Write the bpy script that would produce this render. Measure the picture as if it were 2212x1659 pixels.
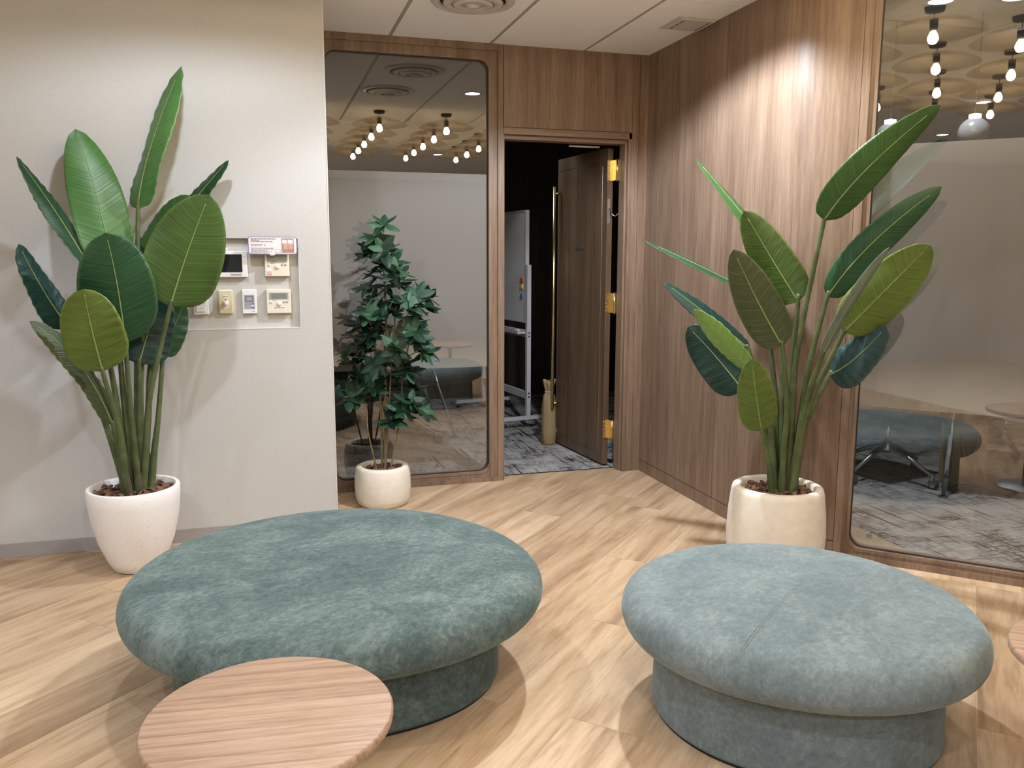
import bpy, bmesh, math, random
from mathutils import Vector, Matrix, Quaternion
R=math.radians; PI=math.pi; S2=math.sqrt(.5)
for o in list(bpy.data.objects): bpy.data.objects.remove(o)
scene=bpy.context.scene; col=scene.collection

# ---------------------------------------------------------------- camera
cam=bpy.data.cameras.new('camera'); camo=bpy.data.objects.new('camera',cam); col.objects.link(camo)
cam.sensor_fit='HORIZONTAL'; cam.sensor_width=36; cam.lens=36*1812.1/2212; cam.clip_start=.05; cam.clip_end=60
p_,y_,r_=R(8.658),R(16.601),R(-.1176)
F_=Vector((math.sin(y_)*math.cos(p_),math.cos(y_)*math.cos(p_),-math.sin(p_)))
R0=Vector((math.cos(y_),-math.sin(y_),0)); U0=R0.cross(F_)
RR=R0*math.cos(r_)-U0*math.sin(r_); UU=U0*math.cos(r_)+R0*math.sin(r_)
mw=Matrix((RR,UU,-F_)).transposed().to_4x4(); mw.translation=(0,0,1.44)
camo.matrix_world=mw; scene.camera=camo

# ---------------------------------------------------------------- world, lamps of the room, exposure
vs=scene.view_settings; vs.view_transform='Standard'; vs.look='None'; vs.gamma=1; vs.use_curve_mapping=False
vs.exposure=0.10
w=bpy.data.worlds.new('World'); scene.world=w; w.use_nodes=True
w.node_tree.nodes['Background'].inputs[0].default_value=(.02,.018,.016,1)
w.node_tree.nodes['Background'].inputs[1].default_value=1
CEIL=2.70
BULB_L=158.0                                   # radiance of the warm filament bulbs
DOWN=[(1.654,3.615,220),(-.20,3.25,61),(2.50,2.36,22),(-2.7,2.2,50),(-1.3,1.5,52),(.2,.2,80),(-1.4,-.9,90),(2.2,-.4,40),(.5,-1.5,80),(3.3,-1.3,35)]  # entries past the first few are unseen downlights added for fill
ROOM_DOWN=[(3.30,3.62,95),(4.25,2.75,95),(1.70,6.0,16)]      # dim cool downlights left on in the meeting room
for i,(x,y,pw) in enumerate(DOWN+ROOM_DOWN):
    l=bpy.data.lights.new('downlight_beam','SPOT'); l.energy=pw; l.color=(.88,.97,1.11) if i<len(DOWN) else (.84,.92,1); l.spot_size=R({1:166}.get(i,148) if i<len(DOWN) else 100); l.spot_blend=.5 if i==2 else .3; l.shadow_soft_size=.04
    lo=bpy.data.objects.new('downlight_beam',l); col.objects.link(lo); lo.location=(x,y,CEIL-.02)
# ---------------------------------------------------------------- material helpers
def nt(name):
    m=bpy.data.materials.new(name); m.use_nodes=True; t=m.node_tree; t.nodes.clear()
    out=t.nodes.new('ShaderNodeOutputMaterial'); return m,t,out
def N(t,k,**kw):
    n=t.nodes.new('ShaderNode'+k)
    for a,b in kw.items(): setattr(n,a,b)
    return n
def L(t,a,b): t.links.new(a,b)
def bsdf(t,out,colr=(.5,.5,.5),rough=.5,metal=0,spec=.5):
    b=N(t,'BsdfPrincipled'); b.inputs['Base Color'].default_value=(*colr,1); b.inputs['Roughness'].default_value=rough
    b.inputs['Metallic'].default_value=metal; b.inputs['Specular IOR Level'].default_value=spec; L(t,b.outputs[0],out.inputs[0]); return b
def ramp(t,fac,stops):
    r=N(t,'ValToRGB'); e=r.color_ramp.elements
    while len(e)<len(stops): e.new(.5)
    for k,(p,c) in zip(e,stops): k.position=p; k.color=(*c,1)
    L(t,fac,r.inputs[0]); return r
def coords(t,scale,rotz=0,kind='pos',rnd=0):
    if kind=='pos': src=N(t,'NewGeometry').outputs['Position']
    else: src=N(t,'TexCoord').outputs[{'obj':'Object','uv':'UV'}[kind]]
    if rnd:
        oi=N(t,'ObjectInfo'); mm=N(t,'Math',operation='MULTIPLY'); mm.inputs[1].default_value=rnd; L(t,oi.outputs['Random'],mm.inputs[0])
        va=N(t,'VectorMath',operation='ADD'); L(t,src,va.inputs[0]); L(t,mm.outputs[0],va.inputs[1]); src=va.outputs[0]
    if rotz:
        m0=N(t,'Mapping'); m0.inputs['Rotation'].default_value=(0,0,rotz); L(t,src,m0.inputs[0]); src=m0.outputs[0]
    m=N(t,'Mapping'); m.inputs['Scale'].default_value=scale; L(t,src,m.inputs[0]); return m.outputs[0]
def noise(t,vec,scale,detail=4,rough=.55,dist=0):
    n=N(t,'TexNoise'); n.inputs['Scale'].default_value=scale; n.inputs['Detail'].default_value=detail; n.inputs['Roughness'].default_value=rough; n.inputs['Distortion'].default_value=dist
    L(t,vec,n.inputs[0]); return n.outputs[0]
def mixc(t,a,b,fac,mode='MIX'):
    m=N(t,'Mix',data_type='RGBA',blend_type=mode)
    if isinstance(fac,(int,float)): m.inputs[0].default_value=fac
    else: L(t,fac,m.inputs[0])
    for s,v in ((6,a),(7,b)):
        if isinstance(v,tuple): m.inputs[s].default_value=(*v,1)
        else: L(t,v,m.inputs[s])
    return m.outputs[2]
def bump(t,b,h,strength,dist=.002):
    n=N(t,'Bump'); n.inputs['Strength'].default_value=strength; n.inputs['Distance'].default_value=dist; L(t,h,n.inputs['Height']); L(t,n.outputs[0],b.inputs['Normal'])
def plain(name,c,rough=.5,metal=0,spec=.5,var=.0,vs_=30,bmp=0):
    m,t,o=nt(name); b=bsdf(t,o,c,rough,metal,spec)
    if var or bmp:
        n=noise(t,coords(t,(1,1,1)),vs_,4)
        if var: L(t,ramp(t,n,[(.3,tuple(k*(1-var) for k in c)),(.7,tuple(min(1,k*(1+var)) for k in c))]).outputs[0],b.inputs['Base Color'])
        if bmp: bump(t,b,n,bmp)
    return m
def emit(name,c,s):
    m,t,o=nt(name); e=N(t,'Emission'); e.inputs[0].default_value=(*c,1); e.inputs[1].default_value=s; L(t,e.outputs[0],o.inputs[0]); return m
def wood(name,dark,mid,light,along='z',rough=.42,kind='pos',rnd=0,fine=1.0,rotz=0,cath=0):
    m,t,o=nt(name); b=bsdf(t,o,mid,rough,0,.35)
    lo,hi=(.05,1.0)
    sc={'z':(hi,hi,lo),'x':(lo,hi,hi),'y':(hi,lo,hi)}[along]
    v=coords(t,sc,rotz,kind,rnd)
    n1=noise(t,v,52*fine,5,.6,.25); n2=noise(t,v,9*fine,3,.5,.9); n3=noise(t,v,160*fine,3,.6)
    a=ramp(t,n2,[(.28,dark),(.5,mid),(.75,light)]).outputs[0]
    k=ramp(t,n1,[(.34,(.72,.69,.67)),(.55,(1,1,1)),(.8,(1.08,1.08,1.08))]).outputs[0]
    c1=mixc(t,a,k,.8,'MULTIPLY')
    if cath:
        wv=N(t,'TexWave',wave_type='BANDS',bands_direction={'z':'X','x':'Y','y':'X'}[along],wave_profile='SAW'); wv.inputs['Scale'].default_value=cath; wv.inputs['Distortion'].default_value=9; wv.inputs['Detail'].default_value=3; wv.inputs['Detail Scale'].default_value=.9; wv.inputs['Detail Roughness'].default_value=.45
        L(t,v,wv.inputs[0]); kc=ramp(t,wv.outputs['Fac'],[(.0,(.74,.68,.63)),(.16,(.95,.94,.93)),(.4,(1,1,1))]).outputs[0]; c1=mixc(t,c1,kc,.9,'MULTIPLY')
    k3=ramp(t,n3,[(.35,(.80,.78,.76)),(.6,(1,1,1))]).outputs[0]
    L(t,mixc(t,c1,k3,.8,'MULTIPLY'),b.inputs['Base Color']); bump(t,b,n3,.08,.001); return m
def plankmat():
    m,t,o=nt('oak_plank'); b=bsdf(t,o,(.5,.36,.24),.38,0,.4)
    v=coords(t,(.11,1,1),R(-45),'pos',37)
    n1=noise(t,v,5.2,4,.55,1.2); n2=noise(t,v,26,5,.6,.3); n3=noise(t,v,110,3,.6)
    a=ramp(t,n1,[(.28,(.36,.235,.145)),(.45,(.52,.365,.225)),(.62,(.63,.465,.305)),(.8,(.70,.54,.37))]).outputs[0]
    k=ramp(t,n2,[(.33,(.70,.64,.58)),(.52,(1,1,1)),(.75,(1.06,1.05,1.04))]).outputs[0]
    c1=mixc(t,a,k,.8,'MULTIPLY')
    k3=ramp(t,n3,[(.3,(.86,.84,.82)),(.6,(1,1,1))]).outputs[0]; c1=mixc(t,c1,k3,.8,'MULTIPLY')
    oi=N(t,'ObjectInfo'); kr=ramp(t,oi.outputs['Random'],[(0,(.86,.84,.82)),(.5,(.97,.96,.95)),(1,(1.06,1.05,1.03))]).outputs[0]
    L(t,mixc(t,c1,kr,1,'MULTIPLY'),b.inputs['Base Color']); bump(t,b,n2,.06,.001); return m
def velvet(name,dark,mid,light,sheen,stretch):
    m,t,o=nt(name); b=bsdf(t,o,mid,.85,0,.15)
    v=coords(t,(1,stretch,1),R(-20)); n1=noise(t,v,3.2,9,.74,.6); n2=noise(t,v,48,6,.72,.6); n3=noise(t,coords(t,(1,1,1)),420,2)
    mx=N(t,'Mix',data_type='FLOAT'); mx.inputs[0].default_value=.42; L(t,n1,mx.inputs[2]); L(t,n2,mx.inputs[3])
    c=ramp(t,mx.outputs[0],[(.40,dark),(.5,mid),(.61,light)]).outputs[0]
    k3=ramp(t,n3,[(.35,(.85,.85,.85)),(.65,(1.08,1.08,1.08))]).outputs[0]; c=mixc(t,c,k3,.7,'MULTIPLY')
    L(t,c,b.inputs['Base Color']); b.inputs['Sheen Weight'].default_value=sheen; b.inputs['Sheen Roughness'].default_value=.4; b.inputs['Sheen Tint'].default_value=(*[min(1,k*2.2) for k in light],1)
    bump(t,b,n3,.25,.001); return m
def leafmat(name,top,vein,rough=.42):
    m,t,o=nt(name); b=bsdf(t,o,top,rough,0,.4)
    uv=N(t,'TexCoord').outputs['UV']; sp=N(t,'SeparateXYZ'); L(t,uv,sp.inputs[0])
    # herring-bone lateral veins: stripes along t + .25|s|
    a=N(t,'Math',operation='ABSOLUTE'); L(t,sp.outputs[1],a.inputs[0])
    k=N(t,'Math',operation='MULTIPLY'); k.inputs[1].default_value=.10; L(t,a.outputs[0],k.inputs[0])
    s=N(t,'Math',operation='SUBTRACT'); L(t,sp.outputs[0],s.inputs[0]); L(t,k.outputs[0],s.inputs[1])
    cv=N(t,'CombineXYZ'); L(t,s.outputs[0],cv.inputs[0])
    n=noise(t,cv.outputs[0],46,3,.6); vn=ramp(t,n,[(.34,tuple(k*.72 for k in top)),(.52,top),(.72,tuple(min(1,k*.75+v_*.25) for k,v_ in zip(top,vein)))]).outputs[0]
    big=noise(t,coords(t,(1,1,1)),6,2); c=mixc(t,vn,tuple(min(1,k*1.35) for k in top),ramp(t,big,[(.45,(0,0,0)),(.75,(.6,.6,.6))]).outputs[0])
    rim=ramp(t,a.outputs[0],[(.88,(0,0,0)),(1.0,(.55,.55,.55))]).outputs[0]; c=mixc(t,c,vein,rim)
    L(t,c,b.inputs['Base Color']); bump(t,b,n,.5,.004)
    tr=N(t,'BsdfTranslucent'); L(t,c,tr.inputs[0]); mx=N(t,'MixShader'); mx.inputs[0].default_value=.12; L(t,b.outputs[0],mx.inputs[1]); L(t,tr.outputs[0],mx.inputs[2]); L(t,mx.outputs[0],o.inputs[0])
    return m
def glassmat():
    m,t,o=nt('tinted_glass'); tr=N(t,'BsdfTransparent'); tr.inputs[0].default_value=(.95,.95,.945,1)
    g=N(t,'BsdfGlossy'); g.inputs['Roughness'].default_value=.0; g.inputs[0].default_value=(1,1,1,1)
    ge=N(t,'NewGeometry'); dp=N(t,'VectorMath',operation='DOT_PRODUCT'); L(t,ge.outputs['Normal'],dp.inputs[0]); L(t,ge.outputs['Incoming'],dp.inputs[1])
    ab=N(t,'Math',operation='ABSOLUTE'); L(t,dp.outputs['Value'],ab.inputs[0]); om=N(t,'Math',operation='SUBTRACT'); om.inputs[0].default_value=1; L(t,ab.outputs[0],om.inputs[1]); pw5=N(t,'Math',operation='POWER'); pw5.inputs[1].default_value=5; L(t,om.outputs[0],pw5.inputs[0])
    sc=N(t,'Math',operation='MULTIPLY_ADD'); sc.inputs[1].default_value=.885; sc.inputs[2].default_value=.115; L(t,pw5.outputs[0],sc.inputs[0]); mx=N(t,'MixShader'); L(t,sc.outputs[0],mx.inputs[0]); L(t,tr.outputs[0],mx.inputs[1]); L(t,g.outputs[0],mx.inputs[2]); L(t,mx.outputs[0],o.inputs[0]); return m
def carpetmat():
    m,t,o=nt('carpet_tile'); b=bsdf(t,o,(.3,.29,.28),.95,0,.05)
    vi=coords(t,(1,1,1)); fx=noise(t,coords(t,(.16,1,1)),46,4,.75,.15); fy=noise(t,coords(t,(1,.16,1)),46,4,.75,.15); ly=noise(t,coords(t,(1,.035,1)),42,2,.5); lx=noise(t,coords(t,(.05,1,1)),34,2,.5)
    pa=noise(t,coords(t,(1,.45,1)),3.2,3,.6); pb=noise(t,coords(t,(.45,1,1)),4.1,3,.6); nf=noise(t,vi,150,2)
    hx=ramp(t,fx,[(.43,(.10,.095,.09)),(.52,(.95,.95,.95))]).outputs[0]; hy=ramp(t,fy,[(.43,(.10,.095,.09)),(.52,(.95,.95,.95))]).outputs[0]
    hatch=mixc(t,hx,hy,1,'MULTIPLY')
    mask=mixc(t,ramp(t,pa,[(.44,(0,0,0)),(.56,(1,1,1))]).outputs[0],ramp(t,pb,[(.44,(0,0,0)),(.56,(1,1,1))]).outputs[0],.5)
    c=mixc(t,(.98,.98,.98),hatch,mask)
    c=mixc(t,c,ramp(t,ly,[(.33,(.14,.13,.13)),(.37,(1,1,1))]).outputs[0],1,'MULTIPLY'); c=mixc(t,c,ramp(t,lx,[(.30,(.35,.34,.33)),(.335,(1,1,1))]).outputs[0],1,'MULTIPLY')
    c=mixc(t,c,(.43,.415,.395),1,'MULTIPLY'); k=ramp(t,nf,[(.3,(.75,.75,.75)),(.7,(1.1,1.1,1.1))]).outputs[0]
    L(t,mixc(t,c,k,.8,'MULTIPLY'),b.inputs['Base Color']); bump(t,b,nf,.4,.004); return m
def specklemat():
    m,t,o=nt('white_speckled_pot'); b=bsdf(t,o,(.78,.75,.71),.5,0,.4); v=coords(t,(1,1,1)); n=noise(t,v,190,2,.5); n2=noise(t,v,9,3)
    c=ramp(t,n,[(.30,(.40,.38,.36)),(.36,(.88,.85,.82))]).outputs[0]; L(t,mixc(t,(.88,.85,.82),c,ramp(t,n2,[(.42,(.15,.15,.15)),(.62,(1,1,1))]).outputs[0]),b.inputs['Base Color']); return m
def papermat():
    m,t,o=nt('smoky_acrylic_dish'); b=bsdf(t,o,(.50,.44,.36),.8,0,.2); n=noise(t,coords(t,(1,1,1)),12,3); L(t,ramp(t,n,[(.3,(.45,.39,.31)),(.7,(.55,.49,.41))]).outputs[0],b.inputs['Base Color'])
    tr=N(t,'BsdfTransparent'); tr.inputs[0].default_value=(.93,.90,.85,1); mx=N(t,'MixShader'); mx.inputs[0].default_value=.80; L(t,b.outputs[0],mx.inputs[1]); L(t,tr.outputs[0],mx.inputs[2]); L(t,mx.outputs[0],o.inputs[0]); return m
M=dict(
 grey=plain('greige_vinyl_wallpaper',(.53,.520,.495),.75,0,.25,.025,60,.06), base=plain('vinyl_baseboard',(.34,.315,.30),.6,var=.02),
 wood=wood('walnut_veneer',(.180,.120,.082),(.242,.164,.113),(.305,.212,.150)), woodh=wood('walnut_veneer_horizontal',(.180,.120,.082),(.242,.164,.113),(.305,.212,.150),'x'),
 plank=plankmat(), floorb=plain('floor_underlay',(.66,.54,.40),.6,var=.05), tile=plain('ceiling_tile',(.90,.895,.885),.9,0,.1,.03,120,.05),  # floorb: light so the plank seams carry their bevel highlight in the colour
 tbar=plain('ceiling_bar_paint',(.42,.38,.34),.6,var=.02), gap=plain('shadow_gap_black',(.02,.018,.016),.9,var=.1),
 velvA=velvet('teal_velvet',(.058,.086,.083),(.098,.134,.128),(.182,.228,.210),.4,1.35), velvB=velvet('blue_grey_velvet',(.118,.155,.162),(.166,.207,.213),(.238,.283,.280),.45,1.3),
 oak=wood('oak_table_veneer',(.34,.222,.145),(.41,.275,.185),(.47,.327,.23),'x',.5,'obj',fine=1.9,cath=7), potw=specklemat(), potc=plain('cream_stone_pot',(.76,.70,.60),.6,var=.05,vs_=25),
 bark=plain('bark_chip',(.15,.075,.045),.9,var=.55,vs_=45), stem=plain('green_stem',(.075,.100,.034),.5,var=.35,vs_=14), sheath=plain('brown_sheath',(.085,.07,.04),.7,var=.3,vs_=20), rib=plain('leaf_midrib',(.20,.27,.09),.5,var=.1), trunk=plain('tree_bark',(.21,.165,.085),.8,var=.3,vs_=40),
 brass=plain('polished_brass',(.80,.64,.30),.22,1,var=.05), chrome=plain('chrome',(.78,.78,.80),.12,1,var=.02), steel=plain('brushed_steel',(.45,.43,.41),.35,1,var=.03), alum=plain('pale_painted_steel',(.62,.60,.64),.4,.1,var=.02), black=plain('black_plastic',(.018,.018,.02),.5,var=.1), rubber=plain('dark_grey_rubber',(.05,.05,.055),.7,var=.1),
 glass=glassmat(), film=plain('frosted_privacy_film',(.29,.275,.255),.8,0,.1,.02,200), thread=plain('pale_thread',(.19,.235,.225),.8,var=.05), filmb=plain('dimmed_privacy_film',(.225,.205,.185),.8,0,.1,.02,200), gasket=plain('dark_gasket',(.03,.024,.02),.6,var=.1),  # filmb: darker copy of film, weaker light on angled glass put into colour
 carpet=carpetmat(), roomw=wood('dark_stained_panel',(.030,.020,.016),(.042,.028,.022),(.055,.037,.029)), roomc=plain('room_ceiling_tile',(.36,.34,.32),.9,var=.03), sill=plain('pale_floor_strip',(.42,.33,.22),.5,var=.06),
 board=plain('whiteboard_enamel',(.72,.72,.70),.25,var=.01), burlap=plain('burlap',(.33,.245,.13),.95,var=.22,vs_=260,bmp=.6), kraft=plain('kraft_paper',(.42,.28,.14),.8,var=.08,vs_=20), rope=plain('paper_cord',(.60,.50,.38),.9,var=.1),
 white=plain('white_plastic',(.80,.80,.80),.35,var=.01), cream=plain('cream_plastic',(.76,.70,.58),.4,var=.01), ivory=plain('ivory_plastic',(.66,.60,.40),.3,var=.01), lcd=plain('lcd_glass',(.20,.22,.20),.25,var=.03), lcdg=plain('grey_lcd',(.36,.36,.37),.3,var=.03), bluegrey=plain('blue_grey_plastic',(.33,.37,.43),.45,var=.02), screen=plain('dark_screen',(.012,.013,.015),.06,0,.6,var=.1), btn=plain('grey_button',(.42,.39,.36),.5,var=.02), mint=plain('mint_button',(.58,.68,.66),.4,var=.02), ink=plain('printed_ink',(.20,.17,.18),.8,var=.05), purple=plain('purple_border',(.24,.19,.36),.5,var=.03), card=plain('white_card',(.80,.74,.76),.5,var=.01), pink=plain('pink_print',(.62,.34,.30),.6,var=.05), redp=plain('red_print',(.50,.20,.17),.6,var=.05), greenp=plain('green_print',(.25,.34,.17),.6,var=.05), brownp=plain('brown_print',(.33,.20,.16),.6,var=.05),
 red=plain('red_plastic',(.55,.05,.05),.4,var=.05), yellow=plain('yellow_plastic',(.75,.50,.05),.4,var=.05), blue=plain('blue_plastic',(.04,.14,.50),.4,var=.05),
 seat=plain('charcoal_mesh_fabric',(.035,.035,.038),.9,var=.2,vs_=200), top=plain('dark_table_top',(.10,.075,.06),.5,var=.1), shade=papermat(), bulb=emit('warm_bulb_glow',(1,.79,.50),BULB_L), lens=emit('white_downlight_glow',(1,.95,.9),30), milk=plain('milky_glass',(.13,.13,.13),.2,0,.6,var=.02), lensd=emit('dim_downlight_glow',(.9,.95,1),6), ltrim=plain('white_trim_ring',(.62,.58,.53),.5,var=.02),
 lounge=plain('lounge_wall_paint',(.52,.50,.48),.8,var=.03),
)
LEAFC=dict(bright=((.070,.185,.045),(.22,.36,.12)),mid=((.040,.110,.028),(.14,.24,.08)),dark=((.016,.060,.022),(.10,.19,.06)),deep=((.008,.034,.026),(.05,.12,.06)),olive=((.105,.160,.026),(.26,.32,.08)),olivedark=((.050,.098,.018),(.18,.24,.06)),darkolive=((.052,.066,.024),(.16,.20,.07)),lime=((.20,.36,.09),(.38,.52,.20)),pale=((.17,.22,.19),(.36,.42,.34)),blue=((.028,.060,.062),(.10,.17,.14)),small=((.016,.058,.026),(.05,.13,.06)),small2=((.009,.032,.017),(.03,.08,.04)),small3=((.032,.100,.042),(.09,.19,.09)))  # pale: glare along the narrow leaf put into its colour
for k,(a,b) in LEAFC.items(): M['leaf_'+k]=leafmat('leaf_'+k,a,b,.38 if k!='pale' else .25)

# ---------------------------------------------------------------- object helpers
def wl(o):
    v=Vector((0,0,0))
    while o is not None: v=v+o.location; o=o.parent
    return v
def props(o,label=None,cat=None,group=None,kind=None):
    if label: o['label']=label
    if cat: o['category']=cat
    if group: o['group']=group
    if kind: o['kind']=kind
    return o
def link(name,me,mat=None,parent=None,local=False,smooth=False):
    if parent is not None and not local: me.transform(Matrix.Translation(-wl(parent)))
    if mat is not None and not me.materials: me.materials.append(M[mat] if isinstance(mat,str) else mat)
    if smooth:
        for p in me.polygons: p.use_smooth=True
    o=bpy.data.objects.new(name,me); col.objects.link(o); o.parent=parent; return o
def empty(name,loc,rz=0,**k):
    o=bpy.data.objects.new(name,None); col.objects.link(o); o.location=loc; o.rotation_euler=(0,0,rz); o.empty_display_size=.1; return props(o,**k)
def bmdone(bm,name):
    bmesh.ops.recalc_face_normals(bm,faces=bm.faces[:]); me=bpy.data.meshes.new(name); bm.to_mesh(me); bm.free(); return me
def addbox(bm,x0,x1,y0,y1,z0,z1,bev=0,seg=2,rot=None):
    r=bmesh.ops.create_cube(bm,size=1); vs=r['verts']
    mat=Matrix.Translation(((x0+x1)/2,(y0+y1)/2,(z0+z1)/2))@Matrix.Diagonal((x1-x0,y1-y0,z1-z0,1))
    if rot: mat=rot@mat
    bmesh.ops.transform(bm,matrix=mat,verts=vs)
    if bev:
        es=list({e for v in vs for e in v.link_edges}); bmesh.ops.bevel(bm,geom=es,offset=bev,segments=seg,affect='EDGES',profile=.5)
def box(name,b,mat,parent=None,bev=0,local=False,seg=2,rot=None):
    bm=bmesh.new(); addbox(bm,*b,bev=bev,seg=seg,rot=rot); return link(name,bmdone(bm,name),mat,parent,local)
def boxes(name,bs,mat,parent=None,bev=0,local=False):
    bm=bmesh.new()
    for b in bs: addbox(bm,*b,bev=bev)
    return link(name,bmdone(bm,name),mat,parent,local)
def extr(bm,poly,z0,z1):
    a=[bm.verts.new((x,y,z0)) for x,y in poly]; b=[bm.verts.new((x,y,z1)) for x,y in poly]; n=len(poly)
    bm.faces.new(a[::-1]); bm.faces.new(b)
    for i in range(n): bm.faces.new((a[i],a[(i+1)%n],b[(i+1)%n],b[i]))
def prism(name,poly,z0,z1,mat,parent=None,local=False,smooth=False):
    bm=bmesh.new(); extr(bm,poly,z0,z1); return link(name,bmdone(bm,name),mat,parent,local,smooth)
def addtube(bm,pts,rad,seg=8,caps=True):
    pts=[Vector(p) for p in pts]; n=len(pts)
    if isinstance(rad,(int,float)): rad=[rad]*n
    rings=[]; up=None
    for i,p in enumerate(pts):
        d=(pts[min(i+1,n-1)]-pts[max(i-1,0)]).normalized()
        if up is None: up=d.orthogonal().normalized()
        up=(up-d*up.dot(d)); up=up.normalized() if up.length>1e-6 else d.orthogonal().normalized()
        s=d.cross(up); rings.append([bm.verts.new(p+(up*math.cos(a)+s*math.sin(a))*rad[i]) for a in [2*PI*k/seg for k in range(seg)]])
    for a,b in zip(rings,rings[1:]):
        for k in range(seg): bm.faces.new((a[k],a[(k+1)%seg],b[(k+1)%seg],b[k]))
    if caps: bm.faces.new(rings[0][::-1]); bm.faces.new(rings[-1])
def tube(name,pts,rad,mat,parent=None,seg=8,local=False,smooth=True):
    bm=bmesh.new(); addtube(bm,pts,rad,seg); return link(name,bmdone(bm,name),mat,parent,local,smooth)
def spline(pts,n=8):
    P=[Vector(p) for p in pts]; P=[P[0]*2-P[1]]+P+[P[-1]*2-P[-2]]; out=[]
    for i in range(1,len(P)-2):
        for k in range(n):
            t=k/n; a,b,c,d=P[i-1],P[i],P[i+1],P[i+2]
            out.append(.5*((2*b)+(c-a)*t+(2*a-5*b+4*c-d)*t*t+(3*b-a-3*c+d)*t**3))
    out.append(P[-2]); return out
def addlathe(bm,prof,c=(0,0,0),seg=32,rot=None):
    rings=[]
    for r,z in prof:
        if r<1e-5: rings.append([bm.verts.new(Vector(c)+(rot@Vector((0,0,z)) if rot else Vector((0,0,z))))])
        else: rings.append([bm.verts.new(Vector(c)+(rot@v if rot else v)) for v in [Vector((r*math.cos(2*PI*k/seg),r*math.sin(2*PI*k/seg),z)) for k in range(seg)]])
    for a,b in zip(rings,rings[1:]):
        if len(a)==1 and len(b)==1: continue
        for k in range(seg):
            q=(k+1)%seg
            if len(a)==1: bm.faces.new((a[0],b[q],b[k]))
            elif len(b)==1: bm.faces.new((a[k],a[q],b[0]))
            else: bm.faces.new((a[k],a[q],b[q],b[k]))
def lathe(name,prof,c,mat,parent=None,seg=32,local=False,smooth=True,rot=None):
    bm=bmesh.new(); addlathe(bm,prof,c,seg,rot); return link(name,bmdone(bm,name),mat,parent,local,smooth)
ROTX=Matrix.Rotation(R(90),3,'X')      # lathe axis z -> towards -y (out of a wall that faces the lounge)
def copytree(o,parent=None):
    c=o.copy(); col.objects.link(c); c.parent=parent
    for ch in list(o.children): copytree(ch,c)
    return c
def rrect(x0,x1,z0,z1,r,k=8):
    pts=[]
    for cx,cz,a0 in ((x1-r,z0+r,-90),(x1-r,z1-r,0),(x0+r,z1-r,90),(x0+r,z0+r,180)):
        for i in range(k+1): a=R(a0+90*i/k); pts.append((cx+r*math.cos(a),cz+r*math.sin(a)))
    return pts
def ring(bm,outer,inner,y0,y1):
    # plate between two closed loops with the same point count, in the xz plane, from y0 (front) to y1 (back)
    n=len(inner); f=lambda P,y:[bm.verts.new((x,y,z)) for x,z in P]
    of,inf,ob,ib=f(outer,y0),f(inner,y0),f(outer,y1),f(inner,y1)
    for i in range(n):
        j=(i+1)%n
        for q in ((of[i],of[j],inf[j],inf[i]),(ob[i],ib[i],ib[j],ob[j]),(inf[i],inf[j],ib[j],ib[i]),(of[i],ob[i],ob[j],of[j])):
            if (q[0].co-q[1].co).length+(q[2].co-q[3].co).length>1e-6: bm.faces.new(q)
def rectloop(x0,x1,z0,z1,inner,k=8):
    # square outer loop matched point by point to a rounded inner loop made by rrect
    out=[]; cs=((x1,z0),(x1,z1),(x0,z1),(x0,z0)); h=k//2
    for c in range(4):
        cx,cz=cs[c]
        for i in range(k+1):
            ix,iz=inner[c*(k+1)+i]
            if i==h: out.append((cx,cz))
            elif (i<h)==(c in (0,2)): out.append((ix,cz))
            else: out.append((cx,iz))
    return out
def clip(poly,n,d):
    out=[]
    for i in range(len(poly)):
        a,b=poly[i],poly[(i+1)%len(poly)]; da=n[0]*a[0]+n[1]*a[1]-d; db=n[0]*b[0]+n[1]*b[1]-d
        if da<=0: out.append(a)
        if (da<0)!=(db<0) and abs(da-db)>1e-9: t=da/(da-db); out.append((a[0]+(b[0]-a[0])*t,a[1]+(b[1]-a[1])*t))
    return out
def area(p): return abs(sum(p[i][0]*p[(i+1)%len(p)][1]-p[(i+1)%len(p)][0]*p[i][1] for i in range(len(p)))/2)
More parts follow.
